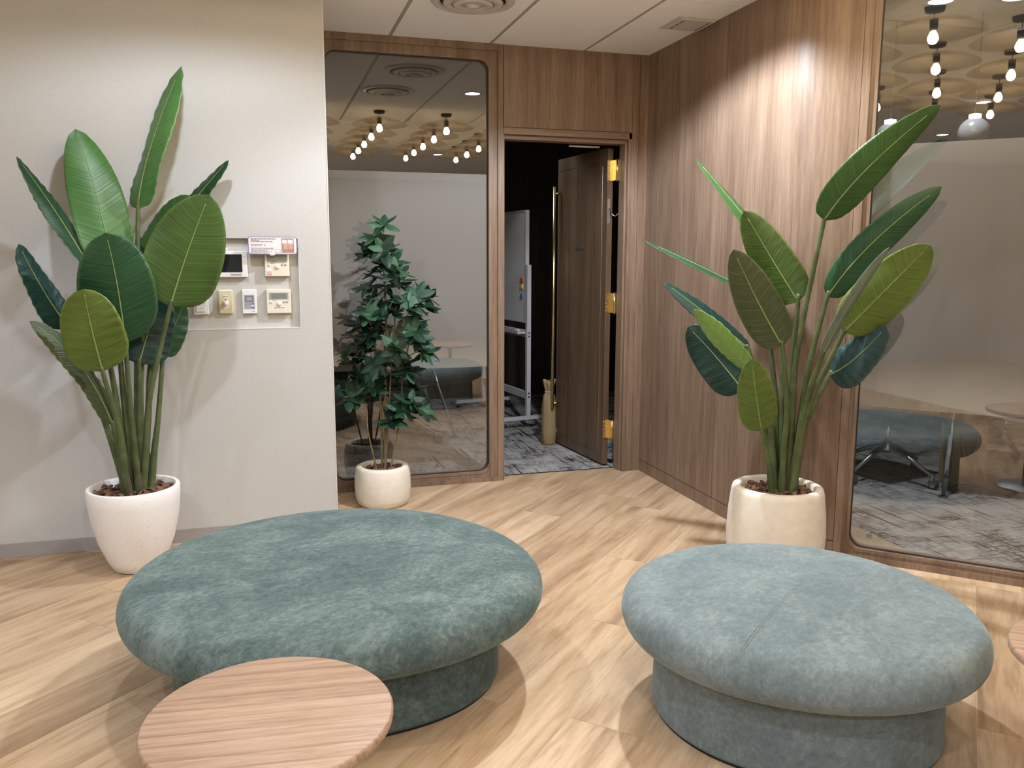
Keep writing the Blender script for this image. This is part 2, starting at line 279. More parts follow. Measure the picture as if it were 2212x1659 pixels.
LEFT_LEAVES=[
 ([-0.519,4.208,1.648],[-0.454,4.238,1.923],[-0.303,4.24,2.289],0.232,[-0.759,-0.586,0.285],'bright',[-0.589,4.127,0.39],[-0.554,4.167,1.045]),
 ([-0.627,4.142,1.372],[-0.687,4.204,1.709],[-0.764,4.273,1.998],0.249,[0.271,-0.928,0.255],'bright',[-0.613,4.144,0.377],[-0.625,4.142,0.922]),
 ([-0.725,4.127,1.393],[-0.84,4.11,1.631],[-0.955,4.043,1.847],0.14,[0.85,-0.384,0.359],'dark',[-0.619,4.112,0.381],[-0.664,4.121,0.926]),
 ([-0.815,4.063,1.133],[-0.888,4.002,1.297],[-0.95,3.943,1.486],0.158,[0.826,-0.549,0.127],'deep',[-0.625,4.091,0.392],[-0.715,4.078,0.766]),
 ([-0.579,3.997,1.058],[-0.588,3.935,1.326],[-0.611,3.891,1.533],0.333,[0.303,-0.934,-0.188],'dark',[-0.574,4.069,0.383],[-0.581,4.032,0.767]),
 ([-0.665,3.924,0.946],[-0.685,3.86,1.137],[-0.697,3.818,1.304],0.267,[0.078,-0.958,-0.276],'olive',[-0.613,4.043,0.393],[-0.629,3.985,0.695]),
 ([-0.391,4.045,1.215],[-0.306,4.037,1.455],[-0.202,4.032,1.707],0.355,[0.156,-0.984,-0.085],'olivedark',[-0.56,4.081,0.378],[-0.498,4.059,0.822]),
 ([-0.495,4.171,1.323],[-0.416,4.172,1.538],[-0.282,4.162,1.707],0.226,[-0.438,-0.871,0.222],'mid',[-0.575,4.129,0.382],[-0.542,4.149,0.918]),
 ([-0.357,4.272,1.594],[-0.26,4.296,1.725],[-0.12,4.287,1.886],0.111,[-0.531,-0.708,0.467],'dark',[-0.564,4.151,0.382],[-0.493,4.207,1.018]),
 ([-0.66,4.036,0.691],[-0.762,3.97,0.97],[-0.915,3.867,1.172],0.133,[0.825,-0.502,0.261],'darkolive',[-0.639,4.089,0.389],[-0.645,4.063,0.563]),
 ([-0.526,4.187,1.255],[-0.533,4.186,1.371],[-0.539,4.185,1.496],0.198,[0.458,-0.889,0.017],'deep',[-0.601,4.156,0.384],[-0.561,4.171,0.808]),
 ([-0.546,4.123,0.951],[-0.499,4.16,1.108],[-0.437,4.2,1.296],0.244,[0.148,-0.974,0.17],'deep',[-0.572,4.139,0.386],[-0.565,4.13,0.663]),
 ([-0.451,4.198,0.974],[-0.406,4.224,1.09],[-0.349,4.253,1.217],0.155,[0.437,-0.899,0.022],'dark',[-0.531,4.125,0.375],[-0.483,4.163,0.696]),
]
RIGHT_LEAVES=[
 ([2.293,3.082,1.591],[2.357,2.916,1.79],[2.509,2.713,2.014],0.175,[-0.423,-0.779,-0.462],'mid',[2.276,3.215,0.39],[2.257,3.168,1.026]),
 ([2.342,3.096,1.268],[2.415,2.924,1.497],[2.559,2.728,1.712],0.15,[-0.84,-0.541,-0.04],'dark',[2.285,3.209,0.391],[2.309,3.156,0.943]),
 ([2.366,3.007,1.123],[2.429,2.842,1.311],[2.497,2.698,1.487],0.22,[-0.727,-0.63,-0.274],'olive',[2.272,3.182,0.393],[2.289,3.115,0.784]),
 ([2.264,3.004,1.028],[2.269,2.855,1.256],[2.332,2.726,1.479],0.066,[-0.026,-0.853,-0.521],'pale',[2.278,3.202,0.394],[2.268,3.105,0.808]),
 ([2.39,3.112,0.925],[2.426,2.99,1.016],[2.463,2.867,1.158],0.198,[-0.971,-0.227,0.068],'blue',[2.296,3.202,0.386],[2.32,3.173,0.688]),
 ([2.28,3.212,1.243],[2.193,3.297,1.429],[2.084,3.372,1.644],0.202,[-0.646,-0.764,-0.011],'olivedark',[2.285,3.246,0.381],[2.275,3.234,0.828]),
 ([2.188,3.179,1.051],[2.083,3.227,1.249],[1.981,3.273,1.471],0.206,[-0.386,-0.922,0.017],'darkolive',[2.244,3.213,0.387],[2.232,3.185,0.775]),
 ([2.269,3.366,1.429],[2.158,3.515,1.646],[2.0,3.674,1.901],0.112,[0.321,-0.699,0.639],'mid',[2.287,3.268,0.382],[2.286,3.312,0.923]),
 ([2.248,3.429,1.236],[2.137,3.579,1.334],[1.813,3.839,1.522],0.097,[0.174,-0.431,0.885],'dark',[2.28,3.286,0.378],[2.279,3.347,0.81]),
 ([2.167,3.412,1.013],[2.04,3.524,1.147],[1.853,3.678,1.32],0.112,[-0.073,-0.79,0.609],'deep',[2.268,3.269,0.376],[2.225,3.335,0.749]),
 ([2.104,3.286,0.934],[1.986,3.343,1.067],[1.858,3.383,1.207],0.121,[-0.7,-0.574,-0.426],'lime',[2.239,3.241,0.386],[2.185,3.254,0.723]),
 ([2.112,3.353,0.828],[2.022,3.439,0.971],[1.911,3.528,1.115],0.231,[-0.524,-0.839,0.146],'deep',[2.247,3.259,0.38],[2.201,3.291,0.65]),
 ([2.098,3.168,0.677],[2.041,3.135,0.834],[1.997,3.116,1.009],0.176,[-0.4,-0.879,-0.258],'olive',[2.195,3.211,0.387],[2.151,3.186,0.526]),
]
WHORLS=[(0.67,4.73,1.61),(0.625,4.769,1.55),(0.662,4.894,1.524),(0.608,4.831,1.484),(0.65,4.663,1.475),(0.589,4.786,1.437),(0.712,4.726,1.407),(0.616,4.793,1.355),(0.708,4.657,1.342),(0.674,4.792,1.391),(0.592,4.803,1.266),(0.764,4.875,1.273),(0.614,4.806,1.203),(0.727,4.804,1.186),(0.831,4.649,1.224),(0.943,4.881,1.199),(0.794,4.624,1.167),(0.91,4.822,1.154),(0.717,4.746,1.122),(0.564,4.728,1.118),(0.829,4.708,1.101),(0.635,4.733,1.145),(0.539,4.82,1.046),(0.578,4.78,1.009),(0.627,4.886,1.063),(0.806,4.629,1.022),(0.817,4.756,0.971),(0.85,4.689,0.982),(0.578,4.843,0.923),(0.703,4.63,0.919),(0.879,4.724,0.898),(0.775,4.777,0.82),(0.595,4.681,0.843),(0.51,4.867,0.834),(0.433,4.82,0.872),(0.555,4.862,0.752),(0.478,4.869,0.7),(0.425,4.739,0.653),(0.482,4.745,0.644),(0.593,4.772,0.688),(0.655,4.831,0.704),(0.849,4.812,0.676),(0.795,4.709,0.616),(0.837,4.711,0.574),(0.754,4.708,0.567),(0.687,4.732,0.502),(0.782,4.744,0.789),(0.567,4.78,0.97)]
TRUNKS=[([(0.658,4.798,0.209),(0.665,4.797,0.654),(0.678,4.795,1.056),(0.672,4.796,1.396),(0.676,4.795,1.597)],0.009),([(0.643,4.82,0.205),(0.64,4.82,0.597),(0.618,4.803,0.897),(0.583,4.787,1.085)],0.008),([(0.609,4.774,0.213),(0.557,4.761,0.449),(0.549,4.752,0.586),(0.492,4.759,0.668)],0.005),([(0.68,4.775,0.219),(0.732,4.768,0.451),(0.753,4.785,0.57),(0.769,4.783,0.76),(0.807,4.778,0.961),(0.842,4.773,1.186)],0.006),([(0.648,4.779,0.209),(0.68,4.774,0.521),(0.698,4.762,0.819),(0.731,4.747,1.163)],0.006)]
# ================================================================ SETTING
random.seed(7)
def uv2(u,v): return ((u-v)*S2,(u+v)*S2)
# floor: oak planks laid at 45 degrees, each a piece of its own
floor=box('floor',(-3.6,6.6,-4,8.4,-.06,-.0012),'floorb'); props(floor,'light oak plank floor laid diagonally through the lounge','floor',kind='structure')
PW,PL,PV=.2262,1.44,1.2335
KN={0:2.22,-1:2.955,-2:2.254,1:4.504,2:4.65,3:4.113}
def plank(poly):
    if len(poly)<3 or area(poly)<.004: return
    prism('plank',poly,-.005,0,'plank',floor)
for k in range(-24,15):
    v0=PV+k*PW; off=KN.get(k,random.uniform(0,PL))
    j0=int(math.floor((-2.6-off)/PL))-1
    for j in range(j0,j0+8):
        u0=off+j*PL; g=.0009
        poly=[uv2(u0+g,v0+g),uv2(u0+PL-g,v0+g),uv2(u0+PL-g,v0+PW-g),uv2(u0+g,v0+PW-g)]
        for n,d in (((1,0),4.6),((-1,0),2.4),((0,1),5.2),((0,-1),.4),((1,0),2.432) if v0+PW/2>.76 else ((S2,S2),4.098)): poly=clip(poly,n,d) if poly else poly
        plank(poly)
for j in range(4): plank([uv2(4.100,.60-j*.9),uv2(4.20,.60-j*.9),uv2(4.20,.602-(j+1)*.9),uv2(4.100,.602-(j+1)*.9)])
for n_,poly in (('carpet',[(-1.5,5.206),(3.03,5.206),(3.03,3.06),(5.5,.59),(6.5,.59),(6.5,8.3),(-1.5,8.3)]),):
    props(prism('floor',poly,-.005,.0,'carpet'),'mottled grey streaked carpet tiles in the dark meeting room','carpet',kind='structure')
props(prism('floor',[(2.54,5.2),(2.54,3.545),(3.028,3.057),(3.028,5.2)],-.005,.0,'sill'),'pale floor strip beside the carpet behind the corner glass','floor',kind='structure')
props(box('threshold_strip',(1.46,2.287,5.198,5.212,-.004,.003),'gasket'),'thin dark metal threshold strip in the open doorway','threshold',kind='structure')
# ceiling: tiles and bars
ceil=box('ceiling',(-3.6,6.6,-4,8.4,CEIL+.007,CEIL+.06),'gap'); props(ceil,'pale square tile ceiling over the lounge','ceiling',kind='structure')
SX,SY,PX=1.380,4.600,.604
for i in range(-6,6):
    x=SX+i*PX
    for j in range(-5,2):
        y=SY+j*.6; poly=[(x+.0100,y+.0015),(x+PX-.0100,y+.0015),(x+PX-.0100,y+.5985),(x+.0100,y+.5985)]
        for n,d in (((0,1),5.10),((1,0),2.43) if y>3.3 else ((S2,S2),4.20),((-1,0),2.6),((0,-1),-2.0)): poly=clip(poly,n,d) if poly else poly
        if len(poly)>2 and area(poly)>.003: prism('ceiling_tile',poly,CEIL,CEIL+.006,'tile',ceil)
    poly=[(x-.0068,2.0),(x+.0068,2.0),(x+.0068,5.1),(x-.0068,5.1)]; poly=clip(poly,(S2,S2),4.2) if x>2.42 else poly
    if len(poly)>2: prism('ceiling_bar',poly,CEIL+.001,CEIL+.006,'tbar',ceil)
for poly in ([(-3.6,-4),(5.5,-4),(5.5,.43),(3.94,1.99),(-3.6,1.99)],[(-3.6,1.992),(-2.61,1.992),(-2.61,4.4),(-3.6,4.4)]):
    prism('ceiling_panel',poly,CEIL,CEIL+.006,'tile',ceil)
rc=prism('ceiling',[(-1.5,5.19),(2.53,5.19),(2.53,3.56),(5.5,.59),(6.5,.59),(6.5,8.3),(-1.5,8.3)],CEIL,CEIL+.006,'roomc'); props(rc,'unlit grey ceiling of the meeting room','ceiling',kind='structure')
box('ceiling_vent',(.93,1.22,5.36,5.64,CEIL-.012,CEIL),'tbar',rc,bev=.004)
# grey wall with the recessed control niche
RX0,RX1,RZ0,RZ1,GY=-.555,.188,1.08,1.525,4.40
gw=boxes('wall_left',[(-3.6,RX0,GY,5.3,0,CEIL),(RX1,.345,GY,5.3,0,CEIL),(RX0,RX1,GY,5.3,0,RZ0),(RX0,RX1,GY,5.3,RZ1,CEIL),(RX0,RX1,GY+.026,5.3,RZ0,RZ1)],'grey')
props(gw,'greige papered wall with a shallow control niche','wall',kind='structure')
boxes('niche_edge',[(RX0,RX1,GY-.0012,GY+.026,RZ0-.004,RZ0+.0005),(RX1-.0005,RX1+.002,GY-.001,GY+.026,RZ0,RZ1)],plain('niche_edge_paint',(.68,.66,.62),.5,var=.01),gw)
box('corner_bead',(.3415,.3462,GY-.0015,GY+.02,0,CEIL),plain('corner_bead_paint',(.66,.64,.60),.5,var=.01),gw)
bb=box('baseboard_left',(-3.6,.3465,GY-.007,GY,0,.07),'base',bev=.0015); props(bb,'thin taupe vinyl skirting along the greige wall','baseboard',kind='structure')
# the glazed screen beside the door
DY=5.087
def window(film,label,x0,x1,gx0,gx1,oz,fz,y0,root):
    inn=rrect(gx0,gx1,fz[0],fz[1],.062); step=rrect(x0+.034,x1-.034,oz,2.66,.0015); mid=rectloop(x0+.034,x1-.034,oz,2.66,inn); outr=rectloop(x0,x1,0,CEIL,step)
    bm=bmesh.new(); ring(bm,outr,step,y0,y0+.10); link('frame',bmdone(bm,'f'),'wood',root,True)
    bm=bmesh.new(); ring(bm,mid,inn,y0+.013,y0+.10); o=link('inner_frame',bmdone(bm,'f'),'wood',root,True)
    lip=rrect(gx0-.014,gx1+.014,fz[0]-.014,fz[1]+.014,.076); bm=bmesh.new(); ring(bm,lip,rrect(gx0+.001,gx1-.001,fz[0]+.001,fz[1]-.001,.061),y0+.0095,y0+.02); link('bead',bmdone(bm,'f'),'wood',root,True)
    gi=rrect(gx0+.005,gx1-.005,fz[0]+.005,fz[1]-.005,.058); bm=bmesh.new(); ring(bm,rrect(gx0-.004,gx1+.004,fz[0]-.004,fz[1]+.004,.064),gi,y0+.036,y0+.05); link('gasket',bmdone(bm,'f'),'gasket',root,True)
    box('pane',(gx0-.003,gx1+.003,y0+.040,y0+.046,fz[0]-.003,fz[1]+.003),'glass',root,local=True)
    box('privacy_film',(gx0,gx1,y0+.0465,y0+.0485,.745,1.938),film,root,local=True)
w1=empty('window_1',(0,DY,0),label='tall wood-framed glass screen with a frosted band between greige wall and open door',cat='window',kind='structure')
window('film',None,.346,1.458,.40,1.370,.027,(.066,2.606),0,w1)
w2=empty('window_2',(4.182*S2,4.182*S2,0),R(-45),label='wide wood-framed glass screen with a frosted band on the angled wall',cat='window',kind='structure')
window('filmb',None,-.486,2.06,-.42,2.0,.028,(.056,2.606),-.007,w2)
# printed marks low on the corner glass
def rrp(name,x0,x1,z0,z1,y,mat,parent,r,d=.001,k=5):
    P=rrect(x0,x1,z0,z1,r,k); bm=bmesh.new(); a=[bm.verts.new((x,y,z)) for x,z in P]; b=[bm.verts.new((x,y+d,z)) for x,z in P]; n=len(P)
    bm.faces.new(a); bm.faces.new(b[::-1])
    for i in range(n): bm.faces.new((a[i],b[i],b[(i+1)%n],a[(i+1)%n]))
    return link(name,bmdone(bm,name),mat,parent)
boxes('glass_mark',[(-.372,-.362,.0322,.0328,.150,.154),(-.366,-.356,.0322,.0328,.158,.162),(-.374,-.368,.0322,.0328,.155,.165),(-.345,-.318,.0322,.0328,.108,.111),(-.345,-.318,.0322,.0328,.114,.117),(-.343,-.320,.0322,.0328,.120,.126)],plain('etched_mark',(.10,.10,.09),.7,var=.05),w2,local=True)
# back wall around the doorway
wb=empty('wall_back',(0,DY,0),label='walnut veneer wall around the open doorway',cat='wall',kind='structure')
box('panel',(1.464,2.3162,DY+.006,DY+.12,2.222,CEIL),'wood',wb)
box('pilaster',(2.318,2.362,DY+.004,DY+.12,0,CEIL),'wood',wb); box('pilaster',(2.364,2.425,DY+.001,DY+.12,0,CEIL),'wood',wb)
box('core',(1.459,2.54,DY+.012,DY+.115,2.20,CEIL),'gap',wb); box('core',(2.30,2.54,DY+.012,DY+.115,0,CEIL),'gap',wb)
tr=empty('trim_1',(0,DY,0),label='stepped walnut door casing round the open doorway',cat='door frame',kind='structure')
boxes('head_casing',[(1.459,2.317,DY-.002,DY+.118,2.178,2.219)],'woodh',tr,bev=.003); box('head_stop',(1.459,2.30,DY+.028,DY+.118,2.152,2.180),'woodh',tr,bev=.003)
box('side_casing',(2.292,2.3165,DY-.002,DY+.118,0,2.219),'wood',tr,bev=.003); box('side_stop',(2.280,2.296,DY+.028,DY+.118,0,2.16),'wood',tr,bev=.003); box('left_jamb',(1.4585,1.468,DY+.01,DY+.118,0,2.18),'wood',tr)
# right wall: panel, rounded corner, angled return
def path(off):
    pts=[(2.42+off,5.10),(2.42+off,3.651)]
    for i in range(1,12):
        a=R(180+45*i/12); pts.append((2.80+(.38-off)*math.cos(a),3.651+(.38-off)*math.sin(a)))
    e=Vector((2.531,3.382))+Vector((S2,S2))*off; f=Vector(uv2(4.182,.4885))+Vector((S2,S2))*off
    return pts+[tuple(e),tuple(f)]
wr=empty('wall_right',(2.42,5.08,0),label='walnut veneer panel wall with a rounded outer corner',cat='wall',kind='structure')
def strip(o1,o2,i0=None,y0=None,y1=None):
    a,b=path(o1),path(o2)
    if y0 is not None: a=[(a[0][0],y0)]+a[1:]; b=[(b[0][0],y0)]+b[1:]
    return a+b[::-1]
def shade_auto(o,ang=30):
    for p in o.data.polygons: p.use_smooth=True
    o.data.set_sharp_from_angle(angle=R(ang))
box('panel',(2.42,2.45,4.1295,5.094,.080,CEIL),'wood',wr)
shade_auto(prism('corner_panel',strip(0,.03,y0=4.1255),.080,CEIL,'wood',wr))
shade_auto(prism('core',strip(.005,.115),0,CEIL,'gap',wr))
bbr=prism('baseboard_right',strip(0,.02),0,.0755,'wood'); shade_auto(bbr); props(bbr,'walnut skirting wrapping the rounded corner wall','baseboard',kind='structure')
w3=empty('wall_right',(4.9,1.0,0),label='walnut wall beyond the angled glass screen',cat='wall',kind='structure')
prism('panel',[uv2(4.182,-2.062),uv2(4.182,-3.60),uv2(4.30,-3.60),uv2(4.30,-2.062)],0,CEIL,'wood',w3)
# rest of the lounge, behind the camera, and the dark meeting room
for nm,b,m,lab in (('wall_front',(-3.6,5.5,-4.1,-4,0,CEIL),'lounge','plain beige wall behind the seating'),('wall_side',(-3.7,-3.6,-4.1,5.3,0,CEIL),'lounge','plain beige side wall of the lounge'),('wall_end',(5.5,5.6,-4.1,.45,0,CEIL),'lounge','plain beige end wall of the lounge'),
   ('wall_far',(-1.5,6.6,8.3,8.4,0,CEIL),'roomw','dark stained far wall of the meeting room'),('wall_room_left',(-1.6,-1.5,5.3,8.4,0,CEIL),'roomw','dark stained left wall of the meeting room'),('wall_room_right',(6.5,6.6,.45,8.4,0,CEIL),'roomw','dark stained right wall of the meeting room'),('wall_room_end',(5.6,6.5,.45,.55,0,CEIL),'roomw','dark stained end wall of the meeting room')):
    props(box(nm,b,m),lab,'wall',kind='structure')

# ================================================================ DOOR
dr=empty('door_1',(2.245,5.256,0),label='dark walnut door standing open inward with long brass pull',cat='door',kind='structure')
LA=math.atan2(-.066,.721); DL=.775                                  # leaf swung slightly past square
def lf(a,b,z): # a along the leaf from the hinge, b across (0 = face with the pull, + = behind)
    dx,dy=math.sin(LA),math.cos(LA); return Vector((2.222+dx*a+dy*b,5.256+dy*a-dx*b,z))
RL=Matrix.Translation((2.222,5.256,0))@Matrix.Rotation(-LA,4,'Z')
# local frame of the leaf: x across, y along
box('door_leaf',(0,.040,0,DL,.014,2.145),wood('door_veneer',(.105,.066,.040),(.150,.097,.060),(.19,.125,.078)),dr,bev=.002,rot=RL)
bar=tube('pull_handle',[lf(DL-.055,-.055,.285),lf(DL-.055,-.055,1.945)],.0125,'brass',dr,seg=16)
for z in (.33,1.90): tube('standoff',[lf(DL-.055,-.055,z),lf(DL-.055,.002,z)],.008,'brass',bar,seg=12)
z0,z1,a0,a1=.085,2.06,.07,DL-.012; rr=.045; ip=[]
for ca,cz,b0 in ((a1-rr,z0+rr,-90),(a1-rr,z1-rr,0),(a0+rr,z1-rr,90),(a0+rr,z0+rr,180)):
    for i in range(7): t=R(b0+15*i); ip.append(lf(ca+rr*math.cos(t),-.0005,cz+rr*math.sin(t)))
tube('inlay_line',ip+[ip[0]],.0016,'steel',dr,seg=6)
def text(body,size,mat,mw_,parent,ext=.0008,name='lettering'):
    c=bpy.data.curves.new('t','FONT'); c.body=body; c.size=size; c.extrude=ext; c.align_x='CENTER'; c.align_y='CENTER'
    o=bpy.data.objects.new('t',c); col.objects.link(o); dg=bpy.context.evaluated_depsgraph_get(); me=bpy.data.meshes.new_from_object(o.evaluated_get(dg)); bpy.data.objects.remove(o)
    me.transform(mw_); me.materials.clear(); return link(name,me,mat,parent)
fx=Vector((math.sin(LA),math.cos(LA),0)); 
tm=Matrix((-fx,Vector((0,0,1)),Vector((-math.cos(LA),math.sin(LA),0)))).transposed().to_4x4(); tm.translation=lf(.40,-.001,1.495)
text('NEAR',.05,'steel',tm,dr)
for z in (2.0,1.13,.262):
    h=boxes('hinge',[(2.2185,2.262,5.2535,5.2558,z-.066,z+.066),(2.262,2.2795,5.2045,5.2068,z-.066,z+.066),(2.258,2.264,5.206,5.256,z-.066,z+.066)],'brass',dr)
    tube('knuckle',[(2.266,5.203,z-.072),(2.266,5.203,z+.072)],.0065,'brass',h,seg=12)
    bm=bmesh.new()
    for k in range(5): addlathe(bm,[(0,.0025),(.0035,.0018),(.004,0)],(2.226+.007*(k%2),5.2534,z-.052+.026*k),8,ROTX)
    link('screw',bmdone(bm,'s'),'chrome',h,smooth=True)
cb=box('cable_plate',(2.224,2.242,5.2535,5.2558,1.655,1.815),'steel',dr); tube('cable_loop',spline([(2.236,5.252,1.765),(2.240,5.225,1.725),(2.256,5.212,1.705),(2.272,5.212,1.708),(2.281,5.215,1.722)],6),.0035,'chrome',cb)
cl=box('closer_rail',(1.93,2.14,5.204,5.214,2.134,2.144),'steel',dr); tube('closer_arm',[(1.94,5.214,2.146),(2.0,5.30,2.150),(2.20,5.36,2.150)],.005,'steel',cl)

# ================================================================ CONTROLS IN THE NICHE
NY=GY+.026
def dev(name,x0,x1,z0,z1,d,mat,label,cat,bev=.003,group=None):
    r=empty(name,((x0+x1)/2,NY,z0),label=label,cat=cat,group=group); box('body',(x0,x1,NY-d,NY,z0,z1),mat,r,bev=bev); return r
def fl(r,name,x0,x1,z0,z1,yf,mat,th=.002): return box(name,(x0,x1,yf-th,yf,z0,z1),mat,r)
def dot(r,name,x,z,yf,rad,mat,h=.003): return lathe(name,[(0,h),(rad*.8,h),(rad,h*.6),(rad,0)],(x,yf,z),mat,r,16,rot=ROTX)
yd=NY-.02
d=dev('intercom_monitor',-.315,-.058,1.335,1.462,.024,'white','white intercom monitor with dark screen in the wall niche','intercom')
yf=NY-.024; fl(d,'screen',-.275,-.083,1.360,1.447,yf,'screen'); fl(d,'printed_label',-.140,-.088,1.342,1.352,yf,'lcdg',.0004); dot(d,'button',-.072,1.437,yf,.003,'btn',.001)
props(box('name_sticker',(-.225,-.150,NY-.0006,NY,1.466,1.479),'white'),'tiny white sticker above the intercom monitor','sticker')
def thermo(x0,z0,lab,blank,z1=None):
    t=dev('thermostat',x0,x0+.119,z0,z1 or z0+.120,.026,'cream',lab,'thermostat'); y=NY-.026; zt=z0+.120
    fl(t,'display_bezel',x0+.012,x0+.107,zt-.050,zt-.016,y,'lcdg',.001); fl(t,'display',x0+.023,x0+.098,zt-.046,zt-.020,y-.001,'lcd' if not blank else 'lcdg',.0008)
    dot(t,'button',x0+.021,zt-.064,y,.0068,'mint'); dot(t,'button',x0+.085,zt-.062,y,.0052,'btn'); dot(t,'button',x0+.100,zt-.062,y,.0052,'btn'); dot(t,'dial',x0+.060,zt-.073,y,.0115,'cream',.006); fl(t,'lettering',x0+.026,x0+.044,zt-.0565,zt-.0545,y,'ink',.0003)
    return t,y,zt
t1,y,zt=thermo(.026,1.153,'cream thermostat with dark green display in the lower niche corner',False)
fl(t1,'name_strip',.050,.122,zt-.098,zt-.086,y,'white',.0004)
boxes('lettering',[(.060+k*.008,.060+k*.008+.005,y-.0008,y-.0004,zt-.095,zt-.0895) for k in range(7)],'ink',t1)
t2,y,zt=thermo(.024,1.338,'cream thermostat half covered by the notice card',True)
st=fl(t2,'sticker',.031,.058,1.343,1.378,y,'white',.0004); boxes('print',[(.032,.057,y-.0008,y-.0004,1.344,1.352),(.032,.057,y-.0008,y-.0004,1.354,1.357)],'pink',st); boxes('print',[(.032+k*.005,.035+k*.005,y-.0008,y-.0004,1.358,1.364) for k in range(5)],'lcdg',st)
d=dev('fan_controller',-.091,-.021,1.153,1.273,.016,'white','slim white controller with blue-grey keypad between dimmer and thermostat','controller'); y=NY-.016
k_=fl(d,'keypad',-.082,-.032,1.177,1.246,y,'bluegrey',.001); s_=fl(d,'display_bezel',-.076,-.037,1.213,1.242,y-.001,'ink',.0006); fl(d,'display',-.070,-.043,1.217,1.236,y-.0016,'lcdg',.0005)
for xx,zz,m_ in ((-.074,1.2,'lcdg'),(-.050,1.2,'ink'),(-.074,1.189,'lcdg'),(-.050,1.189,'white'),(-.048,1.180,'ink')): fl(k_,'key',xx,xx+.015,zz,zz+.0055,y-.001,m_,.0006)
fl(d,'maker_label',-.045,-.034,1.161,1.167,y,'btn',.0004)
d=dev('rotary_dimmer',-.204,-.134,1.153,1.273,.014,'ivory','ivory rotary dimmer plate with a white knob','dimmer',.006); y=NY-.014
fl(d,'insert',-.182,-.156,1.178,1.246,y,'cream',.001); lathe('knob',[(0,.020),(.009,.020),(.0105,.016),(.0125,0)],(-.169,y-.001,1.206),'white',d,20,rot=ROTX); boxes('lettering',[(-.180,-.173,y-.0015,y-.001,1.236,1.241),(-.171,-.158,y-.0015,y-.001,1.237,1.240),(-.173,-.165,y-.0015,y-.001,1.221,1.227)],'ink',d)
d=dev('light_switch',-.322,-.251,1.152,1.273,.012,'white','white rocker switch plate beside the ivory dimmer','switch'); y=NY-.012; fl(d,'rocker',-.308,-.265,1.167,1.205,y,'white',.004); fl(d,'rocker',-.308,-.265,1.208,1.255,y,'white',.004); fl(d,'mark',-.289,-.281,1.182,1.1835,y-.004,'ink',.0003)
d=dev('switch_box',-.425,-.362,1.157,1.262,.030,'cream','cream switch box half hidden behind the large leaf','switch')
# notice card shaped like a speech bubble
nc=empty('notice_card',(.066,NY-.05,1.447),label='speech-bubble notice card with violet edge above a thermostat',cat='sign')
def bub(x0,x1,z0,z1,r,yy,d,mat,name,tail):
    P=[]; 
    for q,(x,z) in enumerate(rrect(x0,x1,z0,z1,r,6)):
        P.append((x,z))
    if tail: P=P+[(x0+.098-tail,z0),(x0+.104,z0-.006-tail),(x0+.120,z0-.006-tail),(x0+.126+tail,z0)]
    bm=bmesh.new(); a=[bm.verts.new((x,yy,z)) for x,z in P]; b=[bm.verts.new((x,yy+d,z)) for x,z in P]; n=len(P); bm.faces.new(a); bm.faces.new(b[::-1])
    for i in range(n): bm.faces.new((a[i],b[i],b[(i+1)%n],a[(i+1)%n]))
    return link(name,bmdone(bm,name),mat,nc)
cy=NY-.055
bub(-.051,.182,1.447,1.533,.014,cy,.004,'purple','card_back',.002); bub(-.048,.179,1.450,1.530,.012,cy-.0006,.0006,'card','card_face',.0005)
TX=[]; yy=cy-.0010
for zz,x1,hh in ((1.520,.083,.0042),(1.5135,.002,.0042),(1.507,.067,.0042),(1.4935,.016,.0026),(1.487,.016,.0026),(1.4755,.070,.0026),(1.4695,.070,.0026),(1.4635,.042,.0026),(1.458,.060,.0026),(1.453,.040,.0026)):
    x=-.038
    while x<x1: wd=random.uniform(.006,.018); TX.append((x,min(x+wd,x1),yy,yy+.0004,zz,zz+hh)); x+=wd+.0022
boxes('lettering',TX,'ink',nc); boxes('pictogram',[(.028,.031,yy,yy+.0004,1.486,1.499)],'ink',nc)
g=box('diagram',(.106,.168,yy,yy+.0004,1.4545,1.5255),'pink',nc); y2=yy-.0004
boxes('dark_cell',[(.112,.166,y2,yy,1.521,1.5245),(.112,.116,y2,yy,1.456,1.50),(.138,.1405,y2,yy,1.457,1.49),(.163,.166,y2,yy,1.456,1.50),(.116,.163,y2,yy,1.471,1.473)],'brownp',g); boxes('green_cell',[(.112,.137,y2-.0002,yy,1.457,1.470)],'greenp',g); boxes('red_cell',[(.1415,.163,y2-.0002,yy,1.457,1.470)],'redp',g)
rrp('speech_mark',.1115,.1335,1.500,1.5185,y2-.0003,'card',g,.003,.0003); rrp('speech_mark',.1385,.161,1.500,1.5185,y2-.0003,'card',g,.003,.0003)
sb=rrp('callout',.077,.102,1.455,1.473,yy-.0002,'greenp',nc,.003,.0004); rrp('callout_face',.0782,.1008,1.4562,1.4718,yy-.0005,'card',sb,.003,.0003)

